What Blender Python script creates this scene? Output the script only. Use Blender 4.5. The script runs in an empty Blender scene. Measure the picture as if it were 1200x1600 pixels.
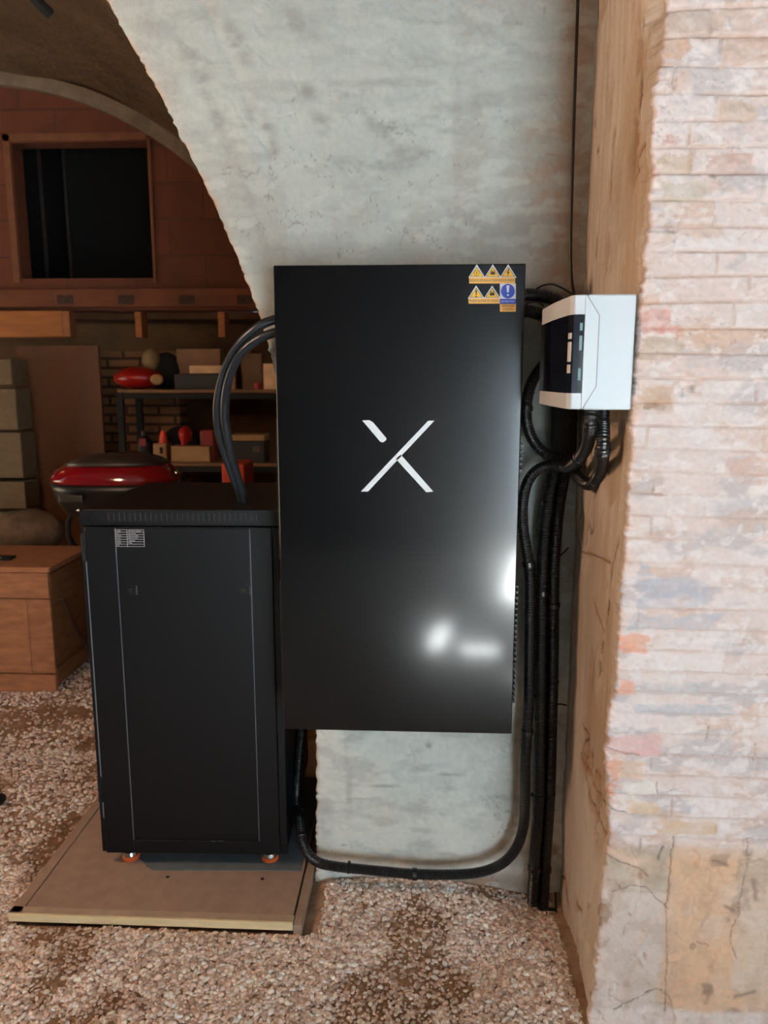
import bpy, bmesh, math, random
import numpy as np
from mathutils import Vector, Matrix
random.seed(7); rng = np.random.default_rng(7)
S = bpy.context.scene; C = bpy.context.scene.collection
R = math.radians

# ------------------------------------------------------------------ camera
CAM = np.array([0., 0., 1.56]); PITCH = R(9.9); YAW = R(2.7); FPX = 1200.
cd = bpy.data.cameras.new('camera'); cam = bpy.data.objects.new('camera', cd); C.objects.link(cam)
cam.location = CAM; cam.rotation_euler = (R(90) - PITCH, 0, YAW)
cd.sensor_fit = 'VERTICAL'; cd.sensor_height = 36; cd.lens = 27; cd.clip_start = .02
cd.dof.use_dof = True; cd.dof.focus_distance = 2.0; cd.dof.aperture_fstop = 4
S.camera = cam
_r = np.array([math.cos(YAW), math.sin(YAW), 0]); _f = np.array([-math.sin(YAW)*math.cos(PITCH), math.cos(YAW)*math.cos(PITCH), -math.sin(PITCH)])
_u = np.cross(_r, _f)
def ray(x, y): return _f + _r*(x-600)/FPX + _u*(800-y)/FPX
def onY(x, y, Y): d = ray(x, y); return CAM + d*(Y/d[1])       # measured point of the photo on a plane of the place
def onZ(x, y, Z): d = ray(x, y); return CAM + d*((Z-CAM[2])/d[2])

# ------------------------------------------------------------------ world, sun, lights, exposure
w = bpy.data.worlds.new('sky'); S.world = w; w.use_nodes = True
bg = w.node_tree.nodes['Background']; bg.inputs[0].default_value = (.62, .78, 1, 1); bg.inputs[1].default_value = 1.6
def light(name, kind, loc, energy, color, target=None, size=None, size_y=None, rot=None):
    l = bpy.data.lights.new(name, kind); o = bpy.data.objects.new(name, l); C.objects.link(o)
    o.location = loc; l.energy = energy; l.color = color
    if target is not None: o.rotation_euler = (Vector(target)-Vector(loc)).to_track_quat('-Z', 'Y').to_euler()
    if kind == 'AREA':
        l.size = size
        if size_y: l.shape = 'RECTANGLE'; l.size_y = size_y
    elif kind == 'POINT': l.shadow_soft_size = size
    elif kind == 'SUN': l.angle = size
    return o
SUN_DIR = Vector((-.13, .70, -.72)).normalized()
sun = light('sun', 'SUN', (0, -6, 6), 720, (.82, .92, 1), size=R(.6)); sun.rotation_euler = SUN_DIR.to_track_quat('-Z', 'Y').to_euler()
light('doorway_daylight', 'AREA', (1.6, -2.85, 1.05), 95, (.74, .90, 1), target=(.1, 2.0, 1.0), size=1.4, size_y=1.6)
light('bulb_front', 'POINT', (-1.95, 1.2, 2.2), 78, (1, .66, .46), size=.25)
light('bulb_store', 'POINT', (-3.9, 4.3, 2.6), 2, (1, .50, .18), size=.08)
S.view_settings.view_transform = 'Standard'; S.view_settings.look = 'None'; S.view_settings.gamma = 1
S.view_settings.use_curve_mapping = False; S.view_settings.exposure = 0.3

# ------------------------------------------------------------------ helpers
def lin(c):
    c = np.asarray(c, float)/255.
    return np.where(c <= .04045, c/12.92, ((c+.055)/1.055)**2.4)
def L4(c): return tuple(float(v) for v in lin(c)) + (1.,)
def mat(name, col, rough=.6, metal=0., spec=.5, noise=None, bump=None, coat=0., attr=False, emis=None, alpha=None, trans=0.):
    m = bpy.data.materials.new(name); m.use_nodes = True; nt = m.node_tree; b = nt.nodes['Principled BSDF']
    b.inputs['Roughness'].default_value = rough; b.inputs['Metallic'].default_value = metal
    b.inputs['Specular IOR Level'].default_value = spec; b.inputs['Coat Weight'].default_value = coat
    b.inputs['Transmission Weight'].default_value = trans
    src = None
    if attr:
        a = nt.nodes.new('ShaderNodeVertexColor'); a.layer_name = 'Col'; src = a.outputs['Color']
    if col is not None: b.inputs['Base Color'].default_value = L4(col)
    if noise:                                    # (scale, amount, stretch xyz)
        tc = nt.nodes.new('ShaderNodeTexCoord'); mp = nt.nodes.new('ShaderNodeMapping'); n = nt.nodes.new('ShaderNodeTexNoise')
        nt.links.new(tc.outputs['Object'], mp.inputs[0]); nt.links.new(mp.outputs[0], n.inputs['Vector'])
        mp.inputs['Scale'].default_value = noise[2] if len(noise) > 2 else (1, 1, 1)
        n.inputs['Scale'].default_value = noise[0]; n.inputs['Detail'].default_value = 6
        mr = nt.nodes.new('ShaderNodeMapRange'); mr.inputs[1].default_value = .3; mr.inputs[2].default_value = .7
        mr.inputs[3].default_value = 1-noise[1]; mr.inputs[4].default_value = 1+noise[1]
        nt.links.new(n.outputs[0], mr.inputs[0])
        mx = nt.nodes.new('ShaderNodeVectorMath'); mx.operation = 'SCALE'
        if src: nt.links.new(src, mx.inputs[0])
        else: mx.inputs[0].default_value = L4(col)[:3]
        nt.links.new(mr.outputs[0], mx.inputs['Scale']); src = mx.outputs[0]
    if src: nt.links.new(src, b.inputs['Base Color'])
    if bump:                                     # (scale, strength, distance)
        n = nt.nodes.new('ShaderNodeTexNoise'); n.inputs['Scale'].default_value = bump[0]; n.inputs['Detail'].default_value = 5
        tc = nt.nodes.new('ShaderNodeTexCoord'); nt.links.new(tc.outputs['Object'], n.inputs['Vector'])
        bp = nt.nodes.new('ShaderNodeBump'); bp.inputs['Strength'].default_value = bump[1]; bp.inputs['Distance'].default_value = bump[2]
        nt.links.new(n.outputs[0], bp.inputs['Height']); nt.links.new(bp.outputs[0], b.inputs['Normal'])
    return m
def brickmat(name, c1, c2, cm, bw, bh, mort=.01, rough=.85, plane='XZ'):
    m = bpy.data.materials.new(name); m.use_nodes = True; nt = m.node_tree; b = nt.nodes['Principled BSDF']; b.inputs['Roughness'].default_value = rough
    tc = nt.nodes.new('ShaderNodeTexCoord'); sp = nt.nodes.new('ShaderNodeSeparateXYZ'); cb = nt.nodes.new('ShaderNodeCombineXYZ')
    nt.links.new(tc.outputs['Object'], sp.inputs[0]); nt.links.new(sp.outputs[0], cb.inputs[0]); nt.links.new(sp.outputs[2], cb.inputs[1])
    br = nt.nodes.new('ShaderNodeTexBrick'); nt.links.new(cb.outputs[0], br.inputs['Vector'])
    br.inputs['Color1'].default_value = L4(c1); br.inputs['Color2'].default_value = L4(c2); br.inputs['Mortar'].default_value = L4(cm)
    br.inputs['Scale'].default_value = 1; br.inputs['Brick Width'].default_value = bw; br.inputs['Row Height'].default_value = bh; br.inputs['Mortar Size'].default_value = mort
    br.inputs['Mortar Smooth'].default_value = .3
    n = nt.nodes.new('ShaderNodeTexNoise'); n.inputs['Scale'].default_value = 6; n.inputs['Detail'].default_value = 6; nt.links.new(tc.outputs['Object'], n.inputs['Vector'])
    mr = nt.nodes.new('ShaderNodeMapRange'); mr.inputs[3].default_value = .6; mr.inputs[4].default_value = 1.4; nt.links.new(n.outputs[0], mr.inputs[0])
    v = nt.nodes.new('ShaderNodeVectorMath'); v.operation = 'SCALE'; nt.links.new(br.outputs[0], v.inputs[0]); nt.links.new(mr.outputs[0], v.inputs['Scale'])
    nt.links.new(v.outputs[0], b.inputs['Base Color'])
    bp = nt.nodes.new('ShaderNodeBump'); bp.inputs['Strength'].default_value = .6; bp.inputs['Distance'].default_value = .01; bp.invert = True
    nt.links.new(br.outputs['Fac'], bp.inputs['Height']); nt.links.new(bp.outputs[0], b.inputs['Normal'])
    return m
def tag(o, label=None, cat=None, group=None, kind=None):
    if label: o['label'] = label
    if cat: o['category'] = cat
    if group: o['group'] = group
    if kind: o['kind'] = kind
    return o
def empty(name, loc=(0, 0, 0), rz=0):
    o = bpy.data.objects.new(name, None); C.objects.link(o); o.location = loc; o.rotation_euler = (0, 0, rz); o.empty_display_size = .1
    return o
def obj(name, bm, m, parent=None, smooth=False, bevel=0., seg=2):
    me = bpy.data.meshes.new(name)
    bmesh.ops.recalc_face_normals(bm, faces=bm.faces)
    bm.to_mesh(me); bm.free(); o = bpy.data.objects.new(name, me); C.objects.link(o)
    for mm in (m if isinstance(m, (list, tuple)) else [m]): me.materials.append(mm)
    if parent: o.parent = parent
    if bevel:
        b = o.modifiers.new('bevel', 'BEVEL'); b.width = bevel; b.segments = seg; b.limit_method = 'ANGLE'; b.angle_limit = R(40)
        b.harden_normals = False
    if smooth: me.polygons.foreach_set('use_smooth', [True]*len(me.polygons))
    return o
def BM(): return bmesh.new()
def box(bm, x0, x1, y0, y1, z0, z1, mi=0, M=None):
    vs = [bm.verts.new((x, y, z)) for x in (x0, x1) for y in (y0, y1) for z in (z0, z1)]
    if M is not None:
        for v in vs: v.co = M @ v.co
    for f in ((0, 1, 3, 2), (4, 6, 7, 5), (0, 4, 5, 1), (2, 3, 7, 6), (0, 2, 6, 4), (1, 5, 7, 3)):
        fc = bm.faces.new([vs[i] for i in f]); fc.material_index = mi
    return vs
def prism(bm, pts, a0, a1, axis='y', mi=0):
    """polygon in the two other axes (x,z for y; x,y for z; y,z for x), extruded a0..a1"""
    def P(p, a): return {'y': (p[0], a, p[1]), 'z': (p[0], p[1], a), 'x': (a, p[0], p[1])}[axis]
    A = [bm.verts.new(P(p, a0)) for p in pts]; B = [bm.verts.new(P(p, a1)) for p in pts]; n = len(pts)
    fs = [bm.faces.new(A), bm.faces.new(B[::-1])]
    for i in range(n): fs.append(bm.faces.new([A[i], B[i], B[(i+1) % n], A[(i+1) % n]]))
    for f in fs: f.material_index = mi
def lathe(bm, prof, center=(0, 0, 0), axis='z', seg=24, M=None):
    rings = []
    for (r, h) in prof:
        ring = []
        for k in range(seg):
            a = 2*math.pi*k/seg; c, s = r*math.cos(a), r*math.sin(a)
            p = {'z': (c, s, h), 'y': (c, h, s), 'x': (h, c, s)}[axis]
            v = Vector(p) + Vector(center)
            if M is not None: v = M @ v
            ring.append(bm.verts.new(v))
        rings.append(ring)
    for a, b in zip(rings, rings[1:]):
        for k in range(seg): bm.faces.new([a[k], a[(k+1) % seg], b[(k+1) % seg], b[k]])
    bm.faces.new(rings[0][::-1]); bm.faces.new(rings[-1])
def spline(pts, step):
    P = [Vector(p) for p in pts]; P = [P[0]*2-P[1]] + P + [P[-1]*2-P[-2]]; out = []
    for i in range(1, len(P)-2):
        p0, p1, p2, p3 = P[i-1:i+3]
        for k in range(24):
            t = k/24; out.append(.5*((2*p1)+(p2-p0)*t+(2*p0-5*p1+4*p2-p3)*t*t+(3*p1-p0-3*p2+p3)*t**3))
    out.append(P[-2]); d = [0]
    for a, b in zip(out, out[1:]): d.append(d[-1]+(b-a).length)
    n = max(2, int(d[-1]/step)); A = np.array([tuple(v) for v in out]); s = np.linspace(0, d[-1], n+1)
    return [Vector(v) for v in np.stack([np.interp(s, d, A[:, k]) for k in range(3)], 1)], d[-1]/n
def tube(bm, pts, r, seg=14, pitch=None, amp=.0016, step=.02, sect=None):
    """swept tube; pitch gives real corrugation rings"""
    if pitch: step = pitch/4
    P, st = spline(pts, step); n = len(P); up = Vector((0, 0, 1)); rings = []
    T0 = (P[1]-P[0]).normalized(); N = T0.cross(up); N = N.normalized() if N.length > .1 else Vector((1, 0, 0))
    for i in range(n):
        T = (P[min(i+1, n-1)]-P[max(i-1, 0)]).normalized(); N = (N - T*N.dot(T)).normalized(); B = T.cross(N)
        rr = r
        if pitch: rr = r - (amp if i % 4 in (2, 3) else 0)
        rings.append([bm.verts.new(P[i] + (N*math.cos(a)+B*math.sin(a))*rr) for a in [2*math.pi*k/seg for k in range(seg)]])
    for a, b in zip(rings, rings[1:]):
        for k in range(seg): bm.faces.new([a[k], b[k], b[(k+1) % seg], a[(k+1) % seg]])
    bm.faces.new(rings[0]); bm.faces.new(rings[-1][::-1])
    return P
def ellipsoid(bm, c, r, M=None, seg=20, cut=None):
    res = bmesh.ops.create_uvsphere(bm, u_segments=seg, v_segments=seg//2+2, radius=1)
    for v in res['verts']:
        v.co = Vector((v.co.x*r[0], v.co.y*r[1], v.co.z*r[2]))
        if M is not None: v.co = M @ v.co
        v.co += Vector(c)
# smooth value noise in numpy
def vnoise(x, y, seed=0):
    xi = np.floor(x).astype(np.int64); yi = np.floor(y).astype(np.int64); fx = x-xi; fy = y-yi
    fx = fx*fx*(3-2*fx); fy = fy*fy*(3-2*fy)
    def h(a, b):
        n = (a*374761393 + b*668265263 + seed*1442695041) & 0xffffffff
        n = ((n ^ (n >> 13))*1274126177) & 0xffffffff
        return ((n ^ (n >> 16)) & 0xffff)/65535.
    return (h(xi, yi)*(1-fx)+h(xi+1, yi)*fx)*(1-fy) + (h(xi, yi+1)*(1-fx)+h(xi+1, yi+1)*fx)*fy
def fbm(x, y, seed=0, oct=5):
    s = 0; a = .5; t = 0
    for k in range(oct): s = s + a*vnoise(x*2**k, y*2**k, seed+k*17); t += a; a *= .5
    return s/t
def sst(a, b, x): t = np.clip((x-a)/(b-a), 0, 1); return t*t*(3-2*t)
def mixc(c, d, k): return c*(1-k[..., None]) + np.asarray(d)*k[..., None]
def gridmesh(name, P, col, m, smooth=True, extra=None):
    """P: (nv, nu, 3) points; col: (nv, nu, 3) linear colours -> one mesh (plus extra quads as bmesh)"""
    nv, nu, _ = P.shape; idx = np.arange(nv*nu).reshape(nv, nu)
    F = np.stack([idx[:-1, :-1], idx[:-1, 1:], idx[1:, 1:], idx[1:, :-1]], -1).reshape(-1, 4)
    V = P.reshape(-1, 3); Cc = np.concatenate([col.reshape(-1, 3), np.ones((nv*nu, 1))], 1)
    if extra is not None:
        eV, eF, ec = extra; F = [tuple(f) for f in F.tolist()] + [tuple(i+len(V) for i in f) for f in eF]
        V = np.concatenate([V, np.array(eV)]); Cc = np.concatenate([Cc, np.tile(np.append(ec, 1), (len(eV), 1))])
        me = bpy.data.meshes.new(name); me.from_pydata(V.tolist(), [], F)
    else:
        me = bpy.data.meshes.new(name); me.vertices.add(len(V)); me.vertices.foreach_set('co', V.ravel())
        me.loops.add(F.size); me.loops.foreach_set('vertex_index', F.ravel().astype(np.int32))
        me.polygons.add(len(F)); me.polygons.foreach_set('loop_start', np.arange(0, F.size, 4, dtype=np.int32))
        me.update(calc_edges=True)
    a = me.color_attributes.new('Col', 'FLOAT_COLOR', 'POINT'); a.data.foreach_set('color', Cc.ravel())
    me.polygons.foreach_set('use_smooth', [smooth]*len(me.polygons)); me.update()
    o = bpy.data.objects.new(name, me); C.objects.link(o); me.materials.append(m); return o
def text_bm(bm, s, x, z, size, y, align='CENTER', bold=False, sx=1.):
    """flat lettering in the x-z plane, facing -y"""
    cu = bpy.data.curves.new('t', 'FONT'); cu.body = s; cu.size = size; cu.align_x = align; cu.align_y = 'CENTER'
    if bold: cu.offset = size*.02
    to = bpy.data.objects.new('t', cu); C.objects.link(to); me = bpy.data.meshes.new_from_object(to)
    vs = [bm.verts.new((x+v.co.x*sx, y, z+v.co.y)) for v in me.vertices]
    for p in me.polygons:
        try: bm.faces.new([vs[i] for i in p.vertices])
        except ValueError: pass
    bpy.data.objects.remove(to); bpy.data.curves.remove(cu); bpy.data.meshes.remove(me)

# ------------------------------------------------------------------ materials
M_wall = mat('plaster', None, .9, spec=.2, attr=True, noise=(60, .05), bump=(110, .6, .003))
M_pier = mat('whitewashed_brick', None, .9, spec=.2, attr=True, noise=(90, .05), bump=(220, .4, .0015))
M_ground = mat('dirt', None, .95, spec=.1, attr=True, noise=(40, .2), bump=(90, .8, .01))
M_stone = mat('stone', None, .9, spec=.2, attr=True)
M_shell = mat('old_render', (66, 64, 61), .95, noise=(3, .15), bump=(30, .5, .01))
M_vault = mat('brown_vault_plaster', (92, 72, 48), .95, noise=(3, .3), bump=(14, .8, .03))
M_hbrick = brickmat('hollow_red_brick', (104, 52, 27), (90, 45, 23), (78, 47, 28), .5, .24, .006)
M_thin = brickmat('old_thin_brick', (118, 84, 56), (130, 94, 62), (60, 38, 22), .24, .068, .012)
M_blkpaint = mat('black_powder_coat', (11, 13, 16), .42, spec=.3, bump=(900, .08, .0005))
M_gloss = mat('gloss_black_panel', (6, 6, 8), .22, spec=.25, coat=.6)
M_gloss.node_tree.nodes['Principled BSDF'].inputs['Coat Roughness'].default_value = .11
M_blk = mat('black_plastic', (16, 16, 17), .38)
M_conduit = mat('black_conduit', (14, 14, 15), .36, spec=.5)
M_cable = mat('black_cable_sheath', (24, 30, 36), .34)
M_dark = mat('matt_black', (8, 8, 8), .8)
M_rail = mat('dark_grey_rail', (56, 62, 68), .5, metal=.2)
M_edge = mat('bare_edge_metal', (190, 198, 205), .3, metal=.8)
M_logo = mat('white_logo', (246, 252, 255), .4)
M_white = mat('white_sticker', (225, 225, 230), .5)
M_yel = mat('yellow_sticker', (245, 190, 45), .5)
M_or = mat('orange_sticker', (240, 180, 90), .5)
M_blue = mat('blue_sticker', (40, 70, 180), .5)
M_ink = mat('black_ink', (25, 22, 20), .6)
M_box = mat('light_grey_abs', (222, 226, 228), .38)
M_smoke = mat('smoked_window', (18, 20, 30), .08, spec=.6, coat=.4)
M_brk = mat('breaker_white', (215, 195, 175), .5)
M_orange = mat('orange_rubber', (225, 95, 35), .5)
M_chrome = mat('zinc', (190, 190, 190), .25, metal=1)
M_ply = mat('platform_board', (160, 134, 117), .75, noise=(25, .1), bump=(120, .2, .002))
M_pine = mat('pale_pine_edge', (226, 205, 160), .7, noise=(8, .1, (1, 8, 8)))
M_patch = mat('blue_grey_patch', (98, 106, 110), .7, noise=(30, .12))

# ================================================================== SETTING
YW = 2.18          # face of the plastered wall
XR = .44           # face of the side of the brick pier
YP = 1.62          # face of the brick pier
# ---- front wall with arched opening
edge_px = [(132, -50), (165, 0), (195, 50), (235, 120), (280, 210), (313, 275), (345, 345), (372, 408), (400, 480), (416, 530), (430, 585), (448, 680), (466, 800), (480, 920), (489, 1040), (494, 1145), (494, 1260), (493, 1390), (493, 1440)]
ep = np.array([onY(x, y, YW) for x, y in edge_px]); ez = ep[::-1, 2]; ex = ep[::-1, 0]
def edge_x(z): return np.interp(z, ez, ex)
nz, nu = 520, 230
Z = np.linspace(-.14, 2.62, nz)[:, None]*np.ones((1, nu)); sU = np.linspace(0, 1, nu)[None, :]*np.ones((nz, 1))
crumb = (fbm(Z*22, Z*0, 5)-.5)*.008 + (vnoise(Z*110, Z*0, 8)-.5)*.008
E = edge_x(Z) + crumb*(1-sU)**6; X = E + (XR+.02-E)*sU
h = (fbm(X*2.2, Z*2.2, 1)-.5)*.02 + (fbm(X*14, Z*18, 2)-.5)*.005
ridge = np.abs(fbm(X*6+Z*2, Z*9, 31, 4)-.5); h += -.003*np.exp(-(ridge/.012)**2)*(fbm(X*3, Z*3, 4) > .5)
rough_m = sst(.55, .7, fbm(X*5, Z*4, 9)); h += rough_m*(fbm(X*60, Z*60, 3, 3)-.5)*.006
for (px, py, sx, sz) in [(560, 250, .16, .03), (640, 235, .10, .02), (385, 230, .05, .12), (520, 300, .05, .05), (740, 20, .03, .02), (550, 150, .2, .02), (760, 60, .03, .03)]:
    c = onY(px, py, YW); g = np.exp(-((X-c[0])/sx)**2-((Z-c[2])/sz)**2); h += g*(.003+(fbm(X*70, Z*70, 12, 3)-.5)*.012)
# arc ridge left by the centring of the arch
dist = X-E
h += .006*sst(.10, .13, dist+.04*Z/2)*0 - .004*np.exp(-((dist-.17-.10*(Z-1.7))/.018)**2)*sst(1.6, 1.9, Z)
edge_round = np.exp(-(dist/.008)); h -= .006*edge_round
col = np.ones(X.shape+(3,))*lin((162, 169, 164))
col = mixc(col, lin((174, 182, 177)), sst(.4, .7, fbm(X*1.6, Z*2.2, 40)))
col = mixc(col, lin((158, 158, 150)), .7*sst(.52, .72, fbm(X*3, Z*2, 41)))
col = mixc(col, lin((150, 146, 140)), .5*sst(.55, .75, fbm(X*9, Z*3, 42)))
col = mixc(col, lin((224, 226, 216)), .85*sst(.95, .55, Z)*sst(.2, .5, fbm(X*3, Z*3, 47)))
def smudge(px, py, sx, sz, c, k, slant=0.):
    global col
    p = onY(px, py, YW); dz = Z-p[2]; dx = X-p[0]-slant*dz
    g = np.exp(-((dx/sx)**2+(dz/sz)**2)**1.5)*sst(.3, .6, fbm(X*18, Z*25, int(px)))
    col = mixc(col, lin(c), np.clip(k*g, 0, 1))
D1 = (112, 108, 106)
for (px, py, sx, sz, k, sl) in [(602, 190, .045, .06, 1.0, -.5), (575, 180, .02, .04, .7, -.3), (480, 145, .022, .025, 1, 0), (505, 195, .03, .035, .9, -.6),
        (465, 35, .04, .04, .8, -.7), (370, 65, .025, .06, .8, -.5), (405, 185, .03, .05, .9, -.6), (430, 250, .02, .10, .7, -.2), (600, 255, .10, .025, .8, 0),
        (640, 240, .06, .02, .8, 0), (540, 255, .06, .02, .6, 0), (560, 130, .18, .012, .45, 0), (640, 100, .14, .012, .5, 0), (700, 170, .08, .02, .5, 0),
        (770, 160, .07, .03, .5, 0), (820, 300, .08, .10, .5, 0), (760, 350, .1, .06, .45, 0), (640, 350, .1, .04, .4, 0), (790, 200, .08, .05, .4, 0),
        (310, 110, .03, .12, .7, -.45), (345, 200, .02, .12, .6, -.4), (390, 320, .02, .10, .6, -.35), (240, 30, .05, .05, .5, -.5), (545, 1200, .012, .16, .6, 0), (735, 1290, .03, .02, .5, 0), (670, 1165, .01, .01, 1, 0),
        (510, 1290, .02, .08, .5, 0), (600, 1228, .05, .006, .8, 0), (700, 1210, .04, .006, .7, 0), (620, 1330, .03, .006, .7, 0)]:
    smudge(px, py, sx, sz, D1, k*.6, sl)
for (px, py, sx, sz, k) in [(885, 300, .05, .30, .7), (900, 120, .04, .3, .5), (875, 420, .06, .2, .7), (860, 1330, .06, .08, .9), (800, 1330, .05, .05, .7), (760, 1376, .12, .03, .9), (600, 1384, .2, .02, .6), (890, 900, .04, .4, .5), (910, 60, .06, .2, .7), (850, 250, .07, .15, .5), (905, 380, .05, .2, .7)]:
    smudge(px, py, sx, sz, (150, 124, 104), k)
streak = sst(.55, .8, vnoise(X*55, Z*1.5, 77))*sst(.45, .7, fbm(X*3, Z*3, 78)); col = mixc(col, lin((150, 148, 142)), .45*streak*sst(1.7, 1.9, Z)*sst(2.3, 2.1, Z))
col = mixc(col, lin((176, 140, 112)), .9*np.exp(-dist/.006)*(fbm(Z*30, Z*0, 60) > .42))
col = mixc(col, lin((146, 149, 144)), .35*sst(.5, .68, fbm(X*10, Z*34, 43))); col = mixc(col, lin((188, 194, 188)), .3*sst(.52, .66, fbm(X*16, Z*40, 44)))
fine = np.abs(fbm(X*11, Z*14, 51, 4)-.5); crack = np.exp(-(fine/.006)**2)*sst(.55, .65, fbm(X*4, Z*4, 52)); col = mixc(col, lin((105, 100, 95)), .55*crack)
P = np.stack([X, YW - h, Z], -1)
# solid body behind the plaster skin, continuing over the arch and down its unseen left side
bmw = BM()
right = [(float(edge_x(z)), float(z)) for z in np.linspace(-.14, 2.62, 40)]
arc = right + [(-1.1, 2.80), (-1.5, 3.06), (-2.0, 3.22), (-2.5, 3.22), (-3.0, 3.06), (-3.4, 2.80), (-3.62, 2.55), (-3.9, 1.8), (-4.1, .8), (-4.15, -.14)]
for (a, b) in zip(arc, arc[1:]):
    pass
top = 3.75
for Yf, Yb in ((YW+.022, YW+.27),):
    for (a, b) in zip(arc[:-1], arc[1:]):
        if a[0] > -2.25 and b[0] > -2.3 and a[1] <= 2.62: outer = [(XR+.3, a[1]), (XR+.3, b[1])]
        elif b[1] >= 2.5 and a[1] >= 2.5: outer = [(a[0], top), (b[0], top)]
        else: outer = [(-4.9, a[1]), (-4.9, b[1])]
        prism(bmw, [a, b, outer[1], outer[0]], Yf, Yb)
    prism(bmw, [(float(edge_x(2.62)), 2.62), (XR+.3, 2.62), (XR+.3, top), (float(edge_x(2.62)), top)], YW-.004, Yb)
    prism(bmw, [(-3.62, 2.55), (-3.62, top), (-4.9, top), (-4.9, 2.55)], Yf, Yb)
bmw.verts.index_update()
# lip joining skin to the body along the arch edge
eV = [tuple(v.co) for v in bmw.verts]; eF = [tuple(v.index for v in f.verts) for f in bmw.faces]; bmw.free()
lip0 = len(eV)
for j in range(0, nz, 4): eV += [tuple(P[j, 0]), (P[j, 0, 0], YW+.03, P[j, 0, 2])]
nl = len(range(0, nz, 4))
for j in range(nl-1): eF.append((lip0+2*j, lip0+2*j+1, lip0+2*j+3, lip0+2*j+2))
tag(gridmesh('wall_front', P, col, M_wall, extra=(eV, eF, lin((170, 150, 130)))), kind='structure', label='grey plastered wall with curved arch edge')

# ---- brick pier on the right: whitewashed face and brown plastered side
pe = np.array([(1040, -60), (1040, 0), (1032, 90), (1024, 130), (1021, 200), (1015, 350), (1005, 450), (998, 520), (990, 600), (985, 750), (977, 850), (965, 1000), (963, 1070), (948, 1150), (945, 1180), (950, 1250), (955, 1310), (942, 1400), (935, 1480), (922, 1580), (918, 1640)])
pw = np.array([onY(x, y, YP) for x, y in pe])
def pier_x(z): return np.interp(z, pw[::-1, 2], pw[::-1, 0])
nz, nu = 960, 420
z1 = np.linspace(-.12, 2.62, nz); s1 = np.linspace(0, 1, nu)**1.25
Z = z1[:, None]*np.ones((1, nu)); s = s1[None, :]*np.ones((nz, 1))
edgew = pier_x(Z) + (vnoise(Z*20.4, Z*0, 90)-.5)*.006 + (fbm(Z*90, Z*0, 91)-.5)*.014
X = edgew + (1.75-edgew)*s
CH = .049; zz = Z + (vnoise(X*3, Z*8, 20)-.5)*.010 + (X-.44)*.012; k = np.floor((zz+.004)/CH); fz = (zz+.004)/CH - k
kj = vnoise(k*7.3, k*0+.5, 33); bl = .235; ux = X + kj*.235 + (k % 2)*.117; bi = np.floor(ux/bl); fu = ux/bl - bi
dzj = np.minimum(fz, 1-fz)*CH; duj = np.minimum(fu, 1-fu)*bl
hid = sst(.35, .55, fbm(X*5, Z*5, 21)); hid2 = sst(.45, .6, fbm(X*9+4, Z*20, 22))
low = sst(.54, .50, Z + .02*fbm(X*8, Z*8, 61))            # rendered zone at the foot
mz = np.exp(-(dzj/.0028)**2)*(.5+.5*hid)*(.55+.45*hid2); mu = np.exp(-(duj/.003)**2)*(.1+.9*hid2)*hid*.8
mort = np.maximum(mz, mu)*(1-low)
r1 = vnoise(bi*5.1+k*3.7, k*9.1, 50); r2 = vnoise(bi*8.3+k*1.7, k*4.1+3, 51); r3 = vnoise(bi*2.3+k*6.7, k*7.1+9, 52)
h = (r1-.5)*.004 + (fbm(X*12, Z*24, 23)-.5)*.009 + (fbm(X*60, Z*70, 24, 3)-.5)*.007 - .008*mort
h += low*((fbm(X*6, Z*6, 25)-.5)*.014)
chip = np.exp(-((X-edgew)/.009)); h -= chip*(.002+.008*fbm(Z*50, X*50, 26)); h -= .008*np.exp(-(X-edgew)/.002)
W0 = (226, 214, 208); col = np.ones(X.shape+(3,))*lin(W0)
bl1 = fbm(X*7, Z*16, 34); bl2 = fbm(X*11+2, Z*26, 35)
col = mixc(col, lin((218, 198, 190)), .5*sst(.35, .8, r1*.5+bl1*.5)); col = mixc(col, lin((238, 232, 230)), .6*sst(.4, .7, r2*.4+bl2*.6))
col = mixc(col, lin((202, 172, 150)), .75*sst(.72, .9, r3)*sst(.48, .62, bl2))
col = mixc(col, lin((186, 182, 184)), .6*sst(.52, .66, fbm(X*9, Z*18, 28)))
col = mixc(col, lin((204, 174, 154)), .45*sst(.58, .70, fbm(X*14, Z*26, 29)))
col = mixc(col, lin((240, 236, 234)), .5*sst(.56, .66, fbm(X*40, Z*60, 36)))
col = mixc(col, lin((186, 160, 140)), .6*mort)
crk = np.exp(-(np.abs(fbm(X*14, Z*30, 53, 4)-.5)/.006)**2)*sst(.5, .62, fbm(X*6, Z*8, 54)); col = mixc(col, lin((170, 146, 132)), .5*crk); h -= .002*crk
# foot of the pier: rendered patches
lowc = np.ones(X.shape+(3,))*lin((218, 192, 168))
def reg(px0, px1, py0, py1, c, k=1., soft=.01):
    a = onY(px0, py0, YP); b = onY(px1, py1, YP); n = (fbm(X*25, Z*25, 62)-.5)*.02
    return sst(a[0]-soft, a[0]+soft, X+n)*sst(b[0]+soft, b[0]-soft, X+n)*sst(b[2]-soft, b[2]+soft, Z+n)*sst(a[2]+soft, a[2]-soft, Z+n)*k
lowc = mixc(lowc, lin((210, 198, 188)), reg(900, 1042, 1380, 1640, 0)); lowc = mixc(lowc, lin((178, 164, 146)), reg(900, 1050, 1300, 1400, 0)*sst(.35, .6, fbm(X*14, Z*18, 63)))
lowc = mixc(lowc, lin((216, 182, 150)), reg(1045, 1162, 1340, 1585, 0)*.8); lowc = mixc(lowc, lin((214, 196, 176)), reg(1165, 1400, 1310, 1560, 0)*.8)
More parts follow.
